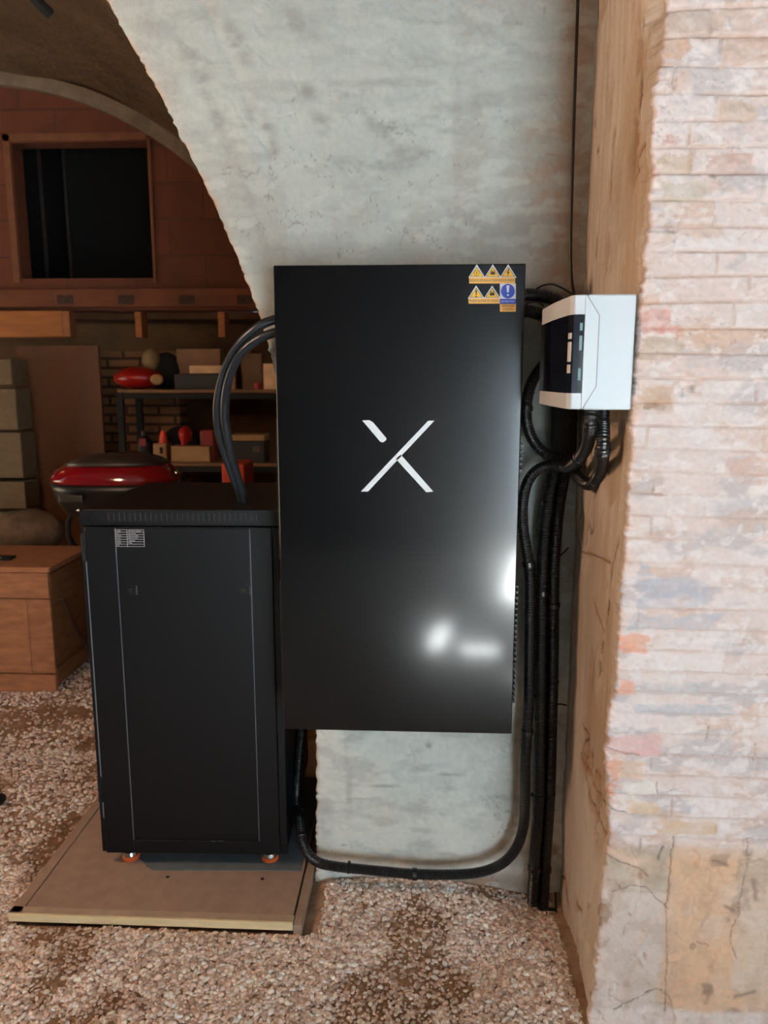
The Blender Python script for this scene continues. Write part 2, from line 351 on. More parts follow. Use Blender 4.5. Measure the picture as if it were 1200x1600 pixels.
lowc = mixc(lowc, lin((150, 124, 104)), .8*sst(.60, .72, fbm(X*16, Z*14, 64))); lowc = mixc(lowc, lin((222, 212, 204)), reg(900, 1500, 1572, 1700, 0))
lowc = mixc(lowc, lin((226, 214, 204)), .35*sst(.45, .66, fbm(X*11, Z*13, 68))); lowc = mixc(lowc, lin((176, 152, 130)), .3*sst(.5, .7, fbm(X*24, Z*20, 69))); h -= low*.006*sst(.5, .53, fbm(X*7, Z*5, 70)); lc = np.exp(-(np.abs(fbm(X*7, Z*5, 65, 4)-.5)/.006)**2); lowc = mixc(lowc, lin((130, 104, 86)), .7*lc*sst(.58, .66, fbm(X*5, Z*5, 66))); h -= .004*lc*low
col = mixc(col, lowc, low)
def pp(px0, px1, py0, py1, c, k=.9, dh=0.):
    global col, h
    a = onY(px0, py0, YP); b = onY(px1, py1, YP); n = (fbm(X*32, Z*50, int(px0))-.5)*.045
    g = sst(a[0]-.004, a[0]+.004, X+n)*sst(b[0]+.004, b[0]-.004, X+n)*sst(b[2]-.003, b[2]+.003, Z+n*.5)*sst(a[2]+.003, a[2]-.003, Z+n*.5)
    col = mixc(col, lin(c), np.clip(k*g*(.15+1.1*fbm(X*30, Z*60, 71)), 0, 1)); h = h + dh*g
for a in [(1000, 1042, 487, 520, (206, 150, 138), .95), (1035, 1072, 505, 520, (205, 152, 140), .9), (1005, 1028, 462, 480, (206, 164, 128), .95), (1002, 1060, 528, 560, (178, 158, 132), .8),
          (1000, 1050, 605, 640, (190, 160, 132), .8), (1005, 1045, 630, 640, (110, 88, 72), .8), (970, 1010, 992, 1022, (228, 172, 146), .95), (966, 992, 1062, 1086, (232, 170, 142), .95),
          (945, 1028, 1148, 1182, (222, 186, 180), .95), (985, 1032, 1158, 1182, (226, 188, 186), .9), (975, 1026, 1222, 1246, (236, 232, 224), 1), (985, 1030, 1248, 1272, (222, 190, 148), .9),
          (955, 1010, 1190, 1216, (222, 188, 154), .8), (1030, 1120, 1282, 1305, (216, 186, 148), .8), (1000, 1100, 905, 950, (180, 186, 198), .75), (985, 1120, 960, 985, (186, 190, 200), .75),
          (990, 1150, 1100, 1120, (188, 192, 200), .7), (1005, 1100, 1065, 1085, (196, 196, 196), .7), (1035, 1120, 15, 55, (190, 176, 164), .8), (1035, 1075, 58, 95, (196, 160, 130), .85),
          (1130, 1200, 60, 100, (198, 170, 152), .8), (1035, 1065, 210, 225, (205, 160, 148), .9), (1035, 1080, 240, 270, (196, 172, 140), .7), (1110, 1175, 240, 275, (190, 162, 150), .8),
          (1035, 1100, 285, 315, (190, 180, 158), .7), (1120, 1180, 155, 190, (196, 172, 146), .7), (1010, 1055, 362, 366, (90, 80, 74), .9), (1105, 1120, 276, 280, (90, 76, 70), .9), (1070, 1080, 605, 618, (80, 66, 58), .9),
          (1000, 1020, 880, 900, (170, 178, 196), .7), (1140, 1200, 715, 745, (212, 178, 160), .7), (1150, 1200, 1345, 1400, (150, 130, 118), .5), (1110, 1140, 1335, 1355, (140, 115, 98), .7),
          (950, 966, 1225, 1245, (214, 150, 120), .9), (948, 964, 1190, 1225, (216, 158, 132), .9)]:
    pp(*a)
for (wd, dp, c_, pts) in [(.0016, .004, (120, 96, 80), [(1054, 1310), (1050, 1340), (1046, 1385), (1043, 1420)]), (.0014, .003, (120, 100, 84), [(960, 1398), (985, 1386), (1012, 1390), (1030, 1410), (1048, 1424)]), (.0012, .003, (130, 106, 90), [(1168, 1310), (1170, 1350), (1162, 1400), (1150, 1440), (1142, 1475), (1150, 1500)]),
        (.0018, .004, (110, 92, 80), [(950, 1340), (975, 1352), (1000, 1360), (1015, 1372)]), (.0012, .002, (130, 106, 90), [(1090, 1475), (1110, 1482)]), (.0022, .004, (110, 92, 80), [(960, 1578), (990, 1562), (1010, 1555), (1035, 1548)]), (.0022, .004, (100, 84, 74), [(1030, 1345), (1036, 1325)]), (.0016, .003, (140, 116, 100), [(1043, 1420), (1042, 1500), (1040, 1585)]),
        (.0018, .004, (140, 104, 84), [(948, 1168), (975, 1178), (1000, 1181)]), (.0014, .003, (140, 116, 100), [(1028, 1222), (1027, 1244)]), (.0014, .003, (140, 116, 100), [(1107, 1135), (1104, 1160)]), (.0014, .003, (140, 116, 100), [(1180, 1162), (1177, 1190)]),
        (.0018, .003, (90, 72, 62), [(950, 1262), (965, 1268), (978, 1270)]), (.004, .003, (140, 118, 102), [(1115, 1345), (1135, 1352)]), (.006, .002, (150, 126, 112), [(1180, 1380), (1184, 1410)]), (.004, .002, (140, 118, 104), [(1135, 1420), (1146, 1426)]), (.003, .004, (150, 134, 124), [(983, 1430), (987, 1434)]), (.005, .002, (150, 130, 112), [(1150, 1560), (1180, 1550)])]:
    Q = [onY(*p, YP) for p in pts]; dm = np.full(X.shape, 9.); jx = (fbm(X*60, Z*60, 112)-.5)*.010
    for a_, b_ in zip(Q, Q[1:]):
        L2 = (b_[0]-a_[0])**2+(b_[2]-a_[2])**2; tt = np.clip(((X+jx-a_[0])*(b_[0]-a_[0])+(Z-a_[2])*(b_[2]-a_[2]))/L2, 0, 1)
        dm = np.minimum(dm, np.hypot(X+jx-a_[0]-tt*(b_[0]-a_[0]), Z-a_[2]-tt*(b_[2]-a_[2])))
    g = np.exp(-(dm/wd)**2); col = mixc(col, lin(c_), .75*g); h = h - dp*g
h += .010*sst(.045, .03, Z)                                          # slightly proud course at the ground
col = np.clip(col*np.array([1.04, .95, .91]), 0, .9)
P = np.stack([X, YP - h*1. + 0*X, Z], -1)
# side (return) face, x = XR towards the wall; follows the same ragged front edge
nv2 = 300; t = np.linspace(0, 1, nv2)[None, :]*np.ones((nz, 1)); Z2 = z1[:, None]*np.ones((1, nv2)); e2 = edgew[:, :1]; y0 = P[:, :1, 1]
Y2 = y0 + (YW+.02-y0)*t
XB = XR + .004*np.sin(Z2*2.1)
hx = (fbm(Y2*3, Z2*2, 80)-.5)*.022 + (vnoise(Y2*70, Z2*2.5, 81)-.5)*.0022*sst(.95, 1.15, Z2) + (fbm(Y2*16, Z2*12, 82)-.5)*.005
ck = np.exp(-(np.abs(fbm(Y2*5, Z2*1.6, 83, 4)-.5)/.007)**2)*sst(.45, .58, fbm(Y2*3, Z2*3, 84)); hx -= .006*ck
mott = sst(.50, .64, fbm(Y2*10, Z2*6, 85)+.22*np.exp(-((t-.22)/.16)**2)-.13); hx -= .006*mott
X2 = (e2 + (XB-e2)*sst(0, .10, t)) - hx*sst(0, .06, t)
c2 = np.ones(X2.shape+(3,))*lin((206, 188, 168))
c2 = mixc(c2, lin((222, 206, 188)), sst(.4, .7, vnoise(Y2*60, Z2*2.2, 86))*.6); c2 = mixc(c2, lin((190, 170, 148)), .6*sst(.5, .7, fbm(Y2*5, Z2*3, 87)))
c2 = mixc(c2, lin((184, 154, 122)), .5*mott); c2 = mixc(c2, lin((110, 84, 64)), .7*ck)
c2 = mixc(c2, lin((218, 204, 188)), .6*sst(.55, .35, Z2)); c2 = mixc(c2, lin((214, 196, 176)), .8*np.exp(-((t)/.02)**2)*(fbm(Z2*40, t*0, 88) > .45))
c2 = mixc(c2, lin((176, 166, 152)), .9*sst(.90, .95, t+.02*vnoise(Z2*8, Z2*0, 89)))
for (px, py, sy, szz, k) in [(915, 1215, .05, .12, 1), (930, 1280, .035, .09, 1), (905, 1150, .03, .05, .8), (992, 180, .03, .10, .9), (1000, 50, .02, .06, .8), (985, 250, .02, .05, .9), (870, 1330, .05, .05, .8)]:
    d = ray(px, py); q = CAM + d*(XR/d[0]); g = np.exp(-(((Y2-q[1])/sy)**2+((Z2-q[2])/szz)**2)**1.5)*sst(.4, .55, fbm(Y2*22, Z2*14, int(py)))
    c2 = mixc(c2, lin((160, 116, 80)), np.clip(.7*k*g, 0, 1)); X2 = X2 + .012*g
for (wd, dp, pts) in [(.0022, .006, [(1010, 30), (1004, 70), (1000, 120), (997, 165), (991, 205), (990, 240), (995, 268), (987, 288)]), (.0016, .004, [(955, 262), (953, 312)]), (.0020, .005, [(1003, 225), (996, 245)]),
        (.0022, .006, [(973, 655), (969, 690), (966, 722)]), (.0018, .004, [(968, 845), (958, 882), (955, 925), (948, 975)]), (.0016, .004, [(898, 832), (908, 862), (930, 868), (955, 880)]), (.0016, .004, [(930, 940), (945, 985), (940, 1020)]),
        (.0022, .006, [(908, 1128), (914, 1150), (908, 1172), (918, 1205), (930, 1235), (946, 1268)]), (.0035, .010, [(905, 1178), (915, 1215), (922, 1250), (938, 1292), (948, 1305)]), (.003, .009, [(921, 1180), (926, 1205), (934, 1215)]), (.003, .007, [(868, 1360), (880, 1375), (884, 1410)]), (.004, .008, [(897, 1412), (905, 1424)])]:
    Q = [(lambda d: CAM + d*(XR/d[0]))(ray(*p)) for p in pts]; dm = np.full(Y2.shape, 9.)
    jx = (fbm(Y2*60, Z2*60, 110)-.5)*.012
    for a_, b_ in zip(Q, Q[1:]):
        ay, az, by, bz = a_[1], a_[2], b_[1], b_[2]; L2 = (by-ay)**2+(bz-az)**2
        tt = np.clip(((Y2+jx-ay)*(by-ay)+(Z2-az)*(bz-az))/L2, 0, 1); dm = np.minimum(dm, np.hypot(Y2+jx-ay-tt*(by-ay), Z2-az-tt*(bz-az)))
    g = np.exp(-(dm/(wd*1.3))**2); c2 = mixc(c2, lin((92, 66, 48)), .85*g); X2 = X2 + dp*g*.6
    g = np.exp(-(dm/(wd*7))**2)*sst(.42, .6, fbm(Y2*30, Z2*25, 111)); c2 = mixc(c2, lin((176, 130, 94)), .6*g)
P2 = np.stack([X2, Y2, Z2], -1); P2[:, 0] = P[:, 0]
PP = np.concatenate([P2[:, ::-1], P[:, 1:]], 1); CC = np.concatenate([c2[:, ::-1], col[:, 1:]], 1)
pb = BM(); box(pb, XR+.06, 1.75, YP+.06, YW+.2, -.12, 2.7); box(pb, XR+.06, 3.2, YP+.03, YP+.4, -.12, 3.75)
box(pb, XR-.006, 1.75, YP-.005, YW+.2, 2.61, 3.75)
pb.verts.index_update(); ex_ = ([tuple(v.co) for v in pb.verts], [tuple(v.index for v in f.verts) for f in pb.faces], lin((205, 190, 178))); pb.free()
tag(gridmesh('wall_right', PP, CC, M_pier, extra=ex_), kind='structure', label='whitewashed brick pier with brown plastered side')

# ---- ground
def gz(x, y):
    g = (fbm(x*2.3, y*2.3, 100, 3)-.5)*.030 + (fbm(x*9, y*9, 101, 3)-.5)*.012
    g = g + .022*np.exp(-(((x+.0)/.30)**2+((y-2.14)/.10)**2)) - .045*np.exp(-(((x-.36)/.12)**2+((y-2.1)/.09)**2))
    g = g - .02*np.exp(-(((x-.15)/.12)**2+((y-1.85)/.10)**2))
    ins = sst(-1.26, -1.16, x)*sst(-.26, -.34, x)*sst(1.90, 1.97, y)*sst(3.1, 2.95, y)
    return g*(1-ins) - .008*ins - .006
def dirtmask(x, y): return .8*sst(.58, .66, fbm(x*4.2+3, y*4.2, 103, 3)) 
gx = np.concatenate([np.linspace(-5.6, -3.4, 12)[:-1], np.linspace(-3.4, .56, 330), np.linspace(.56, 3.4, 14)[1:]])
gy = np.concatenate([np.linspace(-3.4, 1.0, 40)[:-1], np.linspace(1.0, 4.4, 290), np.linspace(4.4, 6.3, 14)[1:]])
GX, GY = np.meshgrid(gx, gy); GZ = gz(GX, GY)
gc = np.ones(GX.shape+(3,))*lin((150, 118, 92)); gc = mixc(gc, lin((176, 146, 120)), sst(.4, .6, fbm(GX*12, GY*12, 104)))
gc = mixc(gc, lin((136, 104, 78)), .6*dirtmask(GX, GY)); gc = mixc(gc, lin((178, 174, 168)), .95*sst(1.1, .8, GY))
tag(gridmesh('floor', np.stack([GX, GY, GZ], -1), gc, M_ground), kind='structure', label='dirt floor under the gravel')
# stones: nobody could count them -> one object
def icos(sub):
    b = bmesh.new(); bmesh.ops.create_icosphere(b, subdivisions=sub, radius=1); b.verts.index_update()
    V = np.array([tuple(v.co) for v in b.verts]); F = np.array([[v.index for v in f.verts] for f in b.faces]); b.free(); return V, F
def stones(n, x0, x1, y0, y1, r0, r1, sub, layers=1.):
    x = rng.uniform(x0, x1, n); y = rng.uniform(y0, y1, n); dm = dirtmask(x, y)
    keep = rng.random(n) > dm*.82
    onb = (x > -1.20) & (x < -.28) & (y > 1.935) & (y < 2.98); keep &= ~onb
    keep &= ~((x > edge_x(0)-.01) & (y > YW-.012)) & ~((x > pier_x(.0)-.006) & (y > YP-.02)) & ~((x > XR-.015) & (y > YP-.02))
    x, y = x[keep], y[keep]; n = len(x); V, F = icos(sub); nvt = len(V)
    r = rng.uniform(r0, r1, n)*(1-.45*dirtmask(x, y)*rng.random(n)); sc = np.stack([r*rng.uniform(.8, 1.35, n), r*rng.uniform(.65, 1., n), r*rng.uniform(.42, .72, n)], 1)
    jit = 1 + rng.uniform(-.22, .22, (n, nvt, 1)); pts = V[None]*jit*sc[:, None, :]
    a, b_ = rng.uniform(0, 2*np.pi, n), rng.normal(0, .45, n)
    ca, sa, cb, sb = np.cos(a), np.sin(a), np.cos(b_), np.sin(b_)
    xx, yy, zz_ = pts[..., 0], pts[..., 1], pts[..., 2]
    y1_ = yy*cb[:, None]-zz_*sb[:, None]; z1_ = yy*sb[:, None]+zz_*cb[:, None]
    x2 = xx*ca[:, None]-y1_*sa[:, None]; y2 = xx*sa[:, None]+y1_*ca[:, None]
    pts = np.stack([x2+x[:, None], y2+y[:, None], z1_+(gz(x, y)+r*rng.uniform(-.1, .75, n))[:, None]], -1)
    pal = lin(np.array([(226, 210, 198), (206, 186, 172), (238, 228, 220), (196, 168, 150), (216, 194, 180), (178, 158, 144), (232, 216, 202)]))
    cc = pal[rng.integers(0, len(pal), n)]*rng.uniform(.98, 1.3, (n, 1)); cc = np.clip(cc, 0, .9)
    cc = cc*(1-.45*dirtmask(x, y)[:, None]) + lin((160, 120, 86))*.45*dirtmask(x, y)[:, None]
    return pts.reshape(-1, 3), (F[None]+(np.arange(n)*nvt)[:, None, None]).reshape(-1, 3), np.repeat(cc, nvt, 0)
Vs, Fs, Cs, off = [], [], [], 0
for a in [(44000, -1.75, .44, 1.35, 2.2, .0045, .0090, 2), (9500, -2.6, -1.15, 1.9, 3.0, .006, .0105, 1), (10500, -3.3, -1.0, 2.9, 4.3, .007, .012, 1), (5000, -2.8, .9, .9, 1.4, .006, .0105, 1), (1500, .4, .95, 1.3, 1.61, .006, .0105, 1), (900, -.45, -.26, 2.1, 2.9, .006, .01, 1)]:
    v, f, c_ = stones(*a); Vs.append(v); Fs.append(f+off); Cs.append(c_); off += len(v)
V = np.concatenate(Vs); F = np.concatenate(Fs).astype(np.int32); Cc = np.concatenate([np.concatenate(Cs), np.ones((len(V), 1))], 1)
me = bpy.data.meshes.new('gravel'); me.vertices.add(len(V)); me.vertices.foreach_set('co', V.ravel()); me.loops.add(F.size); me.loops.foreach_set('vertex_index', F.ravel())
me.polygons.add(len(F)); me.polygons.foreach_set('loop_start', np.arange(0, F.size, 3, dtype=np.int32)); me.update(calc_edges=True)
at_ = me.color_attributes.new('Col', 'FLOAT_COLOR', 'POINT'); at_.data.foreach_set('color', Cc.ravel()); me.materials.append(M_stone)
go = bpy.data.objects.new('gravel', me); C.objects.link(go); tag(go, 'loose pinkish cream gravel covering the floor', 'gravel', kind='stuff')

# ---- store room behind the arch
YB = 5.5
def struct(name, bm, m, smooth=False): return tag(obj(name, bm, m, smooth=smooth), kind='structure')
def wall_cells(bm, xs, zs, y0, y1, holes):
    for i in range(len(xs)-1):
        for j in range(len(zs)-1):
            cx, cz = (xs[i]+xs[i+1])/2, (zs[j]+zs[j+1])/2
            if any(a < cx < b and c < cz < d for a, b, c, d in holes): continue
            box(bm, xs[i], xs[i+1], y0, y1, zs[j], zs[j+1])
b = BM(); wall_cells(b, [-5.4, -2.82, -1.875, -.5], [2.03, 2.25, 3.15, 4.0], YB, YB+.15, [(-2.82, -1.875, 2.25, 3.15)]); struct('wall_back', b, M_hbrick)
b = BM(); box(b, -3.2, -1.5, 6.9, 7.0, 2.03, 3.6); box(b, -3.2, -3.1, YB+.15, 6.9, 2.03, 3.6); box(b, -1.6, -1.5, YB+.15, 6.9, 2.03, 3.6); box(b, -3.2, -1.5, YB+.15, 6.9, 3.5, 3.6); struct('wall_loft', b, M_dark)
b = BM(); box(b, -5.4, -.5, YB+.16, 7.0, 1.98, 2.03); struct('ceiling_loft', b, mat('loft_boards', (90, 62, 38), .9, noise=(6, .3)))
b = BM(); box(b, -5.4, -.5, 6.1, 6.2, -.1, 2.0); struct('wall_under_loft', b, mat('brown_render', (90, 68, 44), .95, noise=(4, .25), bump=(20, .5, .01)))
b = BM()
a0, a1 = (-3.05, 2.8, 1.4, 2.36), (-3.05, 2.33, 1.4, 2.2)           # near and far section of the vault: centre, half width, spring, rise
ys = np.linspace(YW+.27, YB+.02, 40); ths = np.linspace(0, math.pi, 64); rows = []
for y in ys:
    q = (y-ys[0])/(ys[-1]-ys[0]); p = [a0[i]*(1-q)+a1[i]*q for i in range(4)]; row = []
    for th in ths:
        dz = (vnoise(np.array(th*5), np.array(y*3.), 120)-.5)*.06
        row.append(b.verts.new((p[0]+p[1]*math.cos(th), y, p[2]+(p[3]+float(dz))*math.sin(th))))
    rows.append(row)
for r0_, r1_ in zip(rows, rows[1:]):
    for i in range(63): b.faces.new([r0_[i], r0_[i+1], r1_[i+1], r1_[i]])
struct('ceiling_vault', b, M_vault, smooth=True)
b = BM()                                                             # grey render fillet along the head of the back wall
pr = []
for th in np.linspace(.35, math.pi-.35, 40):
    ro = (2.33*math.cos(th)-3.05, 1.4+2.2*math.sin(th)); ri = (2.33*.955*math.cos(th)-3.05, 1.4+2.2*.96*math.sin(th)); pr.append((ro, ri))
for p, q in zip(pr, pr[1:]): prism(b, [p[0], q[0], q[1], p[1]], YB-.05, YB)
struct('trim_1', b, mat('grey_render', (120, 104, 84), .95, noise=(8, .25), bump=(40, .6, .01)))
for nm, xs_ in (('wall_store_right', (-.25, -.72)), ('wall_store_left', (-5.85, -5.38))):
    b = BM(); sgn = 1 if xs_[0] > -2 else -1
    pts = [(xs_[0], YW+.27), (xs_[1], YB), (xs_[1], 6.2), (xs_[1]+.2*sgn, 6.2), (xs_[0]+.2*sgn, YW+.27)]
    prism(b, pts, -.1, 1.42, axis='z'); struct(nm, b, M_vault)
b = BM(); box(b, -.74, -.5, YB-.02, 6.2, 1.38, 2.02); box(b, -5.6, -5.36, YB-.02, 6.2, 1.38, 2.02); struct('wall_loft_end', b, M_vault)
# sill course of hollow bricks and loft edge
b = BM(); box(b, -3.6, -.75, YB-.06, YB-.001, 2.05, 2.17); struct('trim_2', b, mat('terracotta_ledge', (106, 58, 32), .85, noise=(5, .25)))
b = BM()
for px in (102, 197, 292, 383):
    p = onY(px, 468, YB-.06); box(b, p[0]-.055, p[0]+.055, YB-.064, YB-.0605, p[2]-.03, p[2]+.03)
struct('trim_3', b, mat('mortar_patch', (60, 42, 30), .95, noise=(40, .4)))
b = BM(); box(b, -2.87, -2.825, YB-.02, YB+.05, 2.22, 3.2); box(b, -2.87, -1.83, YB-.02, YB+.05, 3.155, 3.2); box(b, -1.87, -1.85, YB-.02, YB+.05, 2.22, 3.2); struct('trim_4', b, mat('opening_frame', (110, 66, 38), .8, noise=(10, .2)))
# ---- front room shell out of the frame: rear wall with door and gaps that let the sun in
def sun_hole(x, y, w_, d_):
    """opening of the rear wall (y=-3) through which the sun reaches the ground patch"""
    t0 = (y+3.)/SUN_DIR.y; cx = x - SUN_DIR.x*t0; cz = -SUN_DIR.z*t0
    hh = d_*abs(SUN_DIR.z/SUN_DIR.y)
    return (cx-w_/2, cx+w_/2, cz-hh/2, cz+hh/2)
holes = [(.9, 2.3, 0.15, 1.80), sun_hole(.13, -.50, .10, .52), sun_hole(.36, -.30, .24, .20), sun_hole(.60, .12, .30, .10)]
xs = sorted({-4.9, 3.2} | {v for hh in holes for v in hh[:2]}); zs = sorted({-.1, 3.75} | {v for hh in holes for v in hh[2:]})
b = BM(); wall_cells(b, xs, zs, -3.08, -3.0, holes); struct('wall_rear', b, M_shell)
b = BM(); box(b, 3.2, 3.3, -3.0, YP+.4, -.1, 3.75); struct('wall_far_right', b, M_shell)
b = BM(); box(b, -5.0, -4.9, -3.0, YW+.27, -.1, 3.75); struct('wall_left', b, M_shell)
b = BM(); box(b, -5.0, 3.3, -3.08, YW+.27, 3.75, 3.85); struct('ceiling', b, mat('ceiling_plaster', (78, 72, 66), .95, noise=(2, .15)))

# ================================================================== HYBRID INVERTER CABINET ON THE WALL
inv = empty('inverter_cabinet', (-.055, 2.175, .59)); IX, IY, IZ = inv.location
tag(inv, 'tall black wall-mounted energy cabinet with white X logo on glossy front', 'inverter')
def loc_(p, o=inv): return Vector(p)-o.location
def in_box(b, x0, x1, y0, y1, z0, z1): box(b, x0-IX, x1-IX, y0-IY, y1-IY, z0-IZ, z1-IZ)
b = BM(); in_box(b, -.36, .252, 2.03, 2.165, .62, 1.825); obj('casing', b, M_blkpaint, inv, bevel=.004)
b = BM(); in_box(b, -.374, .259, 2.0, 2.028, .59, 1.84); obj('front_panel', b, M_gloss, inv, bevel=.003, seg=3)
def rail(za, zb, name='side_rail'):
    b = BM(); in_box(b, -.386, -.361, 2.045, 2.075, za, zb); return obj(name, b, M_rail, inv, bevel=.002)
p1, p2, p3, p4 = [onY(430, y, 2.045)[2] for y in (655, 875, 908, 1106)]
rail(p2, p1); rail(p4, p3)
b = BM(); in_box(b, -.384, -.361, 2.05, 2.08, p3, p2); obj('rail_latch', b, M_dark, inv, bevel=.003)
b = BM(); in_box(b, .253, .2635, 2.04, 2.06, onY(812, 870, 2.05)[2], 1.78); obj('edge_strip', b, M_blkpaint, inv, bevel=.002)
b = BM(); za, zb = onY(810, 1115, 2.05)[2], onY(810, 905, 2.05)[2]
in_box(b, .252, .262, 2.05, 2.13, za, zb)
n = 22
for i in range(n):
    z_ = za+.03+(zb-za-.04)*i/n; in_box(b, .262, .272, 2.055, 2.125, z_, z_+.0065)
obj('cooling_fins', b, M_blkpaint, inv)
b = BM(); za, zb = onY(815, 740, 2.05)[2], onY(815, 690, 2.05)[2]
in_box(b, .262, .2655, 2.05, 2.12, za, zb)
for i in range(5):
    z_ = za+.004+(zb-za)*i/5; in_box(b, .265, .273, 2.055, 2.115, z_, z_+.006)
obj('cooling_fins', b, M_blkpaint, inv)
# logo: three strokes
YF = 1.9995
def PX(x, y, Y=YF): p = onY(x, y, Y); return (p[0]-IX, p[2]-IZ)
b = BM()
for poly in ([(566, 657), (577, 656.5), (583, 660), (604, 685), (603, 688), (598, 691.5), (594, 690)], [(669, 657.5), (679, 657), (575, 768), (564, 768), (618, 711)], [(618.5, 717), (626, 710), (677, 768), (666, 769)]):
    prism(b, [PX(x, y) for x, y in poly], YF-.001-IY, YF-IY+.0003)
obj('logo', b, M_logo, inv)['label'] = 'large white X logo'
# stickers
def tri(b, cx, ya, yb, hw, y, ins=0): prism(b, [PX(cx-hw+ins*1.6, yb-ins), PX(cx+hw-ins*1.6, yb-ins), PX(cx, ya+ins*2)], y-IY, y-IY+.0004)
def sticker(name, m, label, build, ink=None, parts=()):
    b = BM(); build(b); o = obj(name, b, m, inv); o['label'] = label
    for (nm, mm, fn) in parts:
        b = BM(); fn(b); obj(nm, b, mm, o)
    return o
def rect(b, x0, x1, y0, y1, y): prism(b, [PX(x0, y1), PX(x1, y1), PX(x1, y0), PX(x0, y0)], y-IY, y-IY+.0004)
ya = YF-.0004
def row(cxs, apex, base, x0, x1, y0, y1, txt, glyphs, label):
    def base_b(b):
        for c in cxs: tri(b, c, apex, base, 13.2, ya)
    def yel(b):
        for c in cxs: tri(b, c, apex, base, 13.2, ya-.0004, 2.2)
    def strip(b): rect(b, x0, x1, y0, y1, ya-.0003)
    def ink(b):
        yy = ya-.0008-IY
        for c in cxs:                                        # black triangle outlines
            A, B_, D = (c-10.2, base-1.8), (c+10.2, base-1.8), (c, apex+4.2)
            for (p, q) in ((A, B_), (B_, D), (D, A)):
                dx, dy = q[0]-p[0], q[1]-p[1]; l_ = math.hypot(dx, dy); nx, ny = -dy/l_*.35, dx/l_*.35
                prism(b, [PX(p[0]+nx, p[1]+ny), PX(q[0]+nx, q[1]+ny), PX(q[0]-nx, q[1]-ny), PX(p[0]-nx, p[1]-ny)], yy, yy+.0002)
        tx, tz = PX((x0+x1)/2, (y0+y1)/2); text_bm(b, txt, tx, tz, .0088, yy, sx=(.93*(x1-x0)/625)/(.0088*.53*len(txt)))
        for c, g in zip(cxs, glyphs):
            cy = apex*.35+base*.65
            if g == '!':
                prism(b, [PX(c-1.3, cy-6), PX(c+1.3, cy-6), PX(c+.6, cy+2), PX(c-.6, cy+2)], yy, yy+.0002); prism(b, [PX(c-1, cy+3.2), PX(c+1, cy+3.2), PX(c+1, cy+5), PX(c-1, cy+5)], yy, yy+.0002)
            elif g == 'z':
                prism(b, [PX(c+.8, cy-7), PX(c-2.4, cy), PX(c-.3, cy), PX(c-1.2, cy+5.5), PX(c+2.2, cy-1.5), PX(c+.2, cy-1.5), PX(c+2, cy-7)], yy, yy+.0002)
            elif g == 'o':
                for k_ in range(16):
                    q0, q1 = 2*math.pi*k_/16, 2*math.pi*(k_+1)/16
                    prism(b, [PX(c+4.4*math.cos(q0), cy+4.4*math.sin(q0)), PX(c+4.4*math.cos(q1), cy+4.4*math.sin(q1)), PX(c+3.7*math.cos(q1), cy+3.7*math.sin(q1)), PX(c+3.7*math.cos(q0), cy+3.7*math.sin(q0))], yy, yy+.0002)
                prism(b, [PX(c+.6, cy-3.3), PX(c-1.4, cy+.3), PX(c-.1, cy+.3), PX(c-.8, cy+3), PX(c+1.4, cy-.6), PX(c+.1, cy-.6)], yy, yy+.0002)
            else:
                prism(b, [PX(c-3.6, cy-2), PX(c+3.6, cy-2), PX(c+3.6, cy+2.5), PX(c-3.6, cy+2.5)], yy, yy+.0002); prism(b, [PX(c-2.6, cy-4.4), PX(c-.6, cy-4.4), PX(c-.6, cy-2.6), PX(c-2.6, cy-2.6)], yy, yy+.0002); prism(b, [PX(c+1, cy-4.4), PX(c+2.6, cy-4.4), PX(c+2.6, cy-2.6), PX(c+1, cy-2.6)], yy, yy+.0002)
    sticker('warning_sticker', M_white, label, base_b, parts=[('yellow_triangle', M_yel, yel), ('text_strip', M_or, strip), ('lettering', M_ink, ink)])
row((745, 770, 794), 413, 434, 733, 805, 433.5, 443, 'RIESGO DE DESCARGA AL TOCAR PARTES DE TENSION', 'obz', 'yellow strip of three warning triangles')
row((744, 769), 446, 466.5, 732, 781, 466, 474.5, 'PELIGRO BATERIAS EN TENSION', '!b', 'yellow strip of two warning triangles')
def whitebase(b): rect(b, 781, 806, 443, 467, ya-.0001)
def disc(b): prism(b, [PX(793.5+10.8*math.cos(a), 455+11.4*math.sin(a)) for a in [2*math.pi*k/28 for k in range(28)]], ya-.0006-IY, ya-.0003-IY); rect(b, 781, 806, 467, 474.5, ya-.0005)
def excl(b):
    yy = ya-.0009-IY
    prism(b, [PX(791, 446), PX(796, 446), PX(794.8, 457), PX(792.2, 457)], yy, yy+.0002); prism(b, [PX(793.5+1.6*math.cos(a), 461+1.6*math.sin(a)) for a in [2*math.pi*k/12 for k in range(12)]], yy, yy+.0002)
    tx, tz = PX(793.5, 471); text_bm(b, 'LEER MANUAL DE USO', tx, tz, .006, yy, sx=.55)
sticker('mandatory_sticker', M_white, 'white sticker with blue disc and exclamation mark', whitebase, parts=[('blue_disc', M_blue, disc), ('exclamation_mark', M_white, excl)])
def ink2(b):
    for s_, y_ in (('TEMPERATURA', 478.3), ('DE EQUIPOS', 483.3)):
        tx, tz = PX(793.5, y_); text_bm(b, s_, tx, tz, .0075, ya-.0009-IY, sx=.62)
sticker('text_sticker', M_or, 'small orange text sticker', lambda b: rect(b, 781, 806, 475, 487, ya-.0001), parts=[('lettering', M_ink, ink2)])

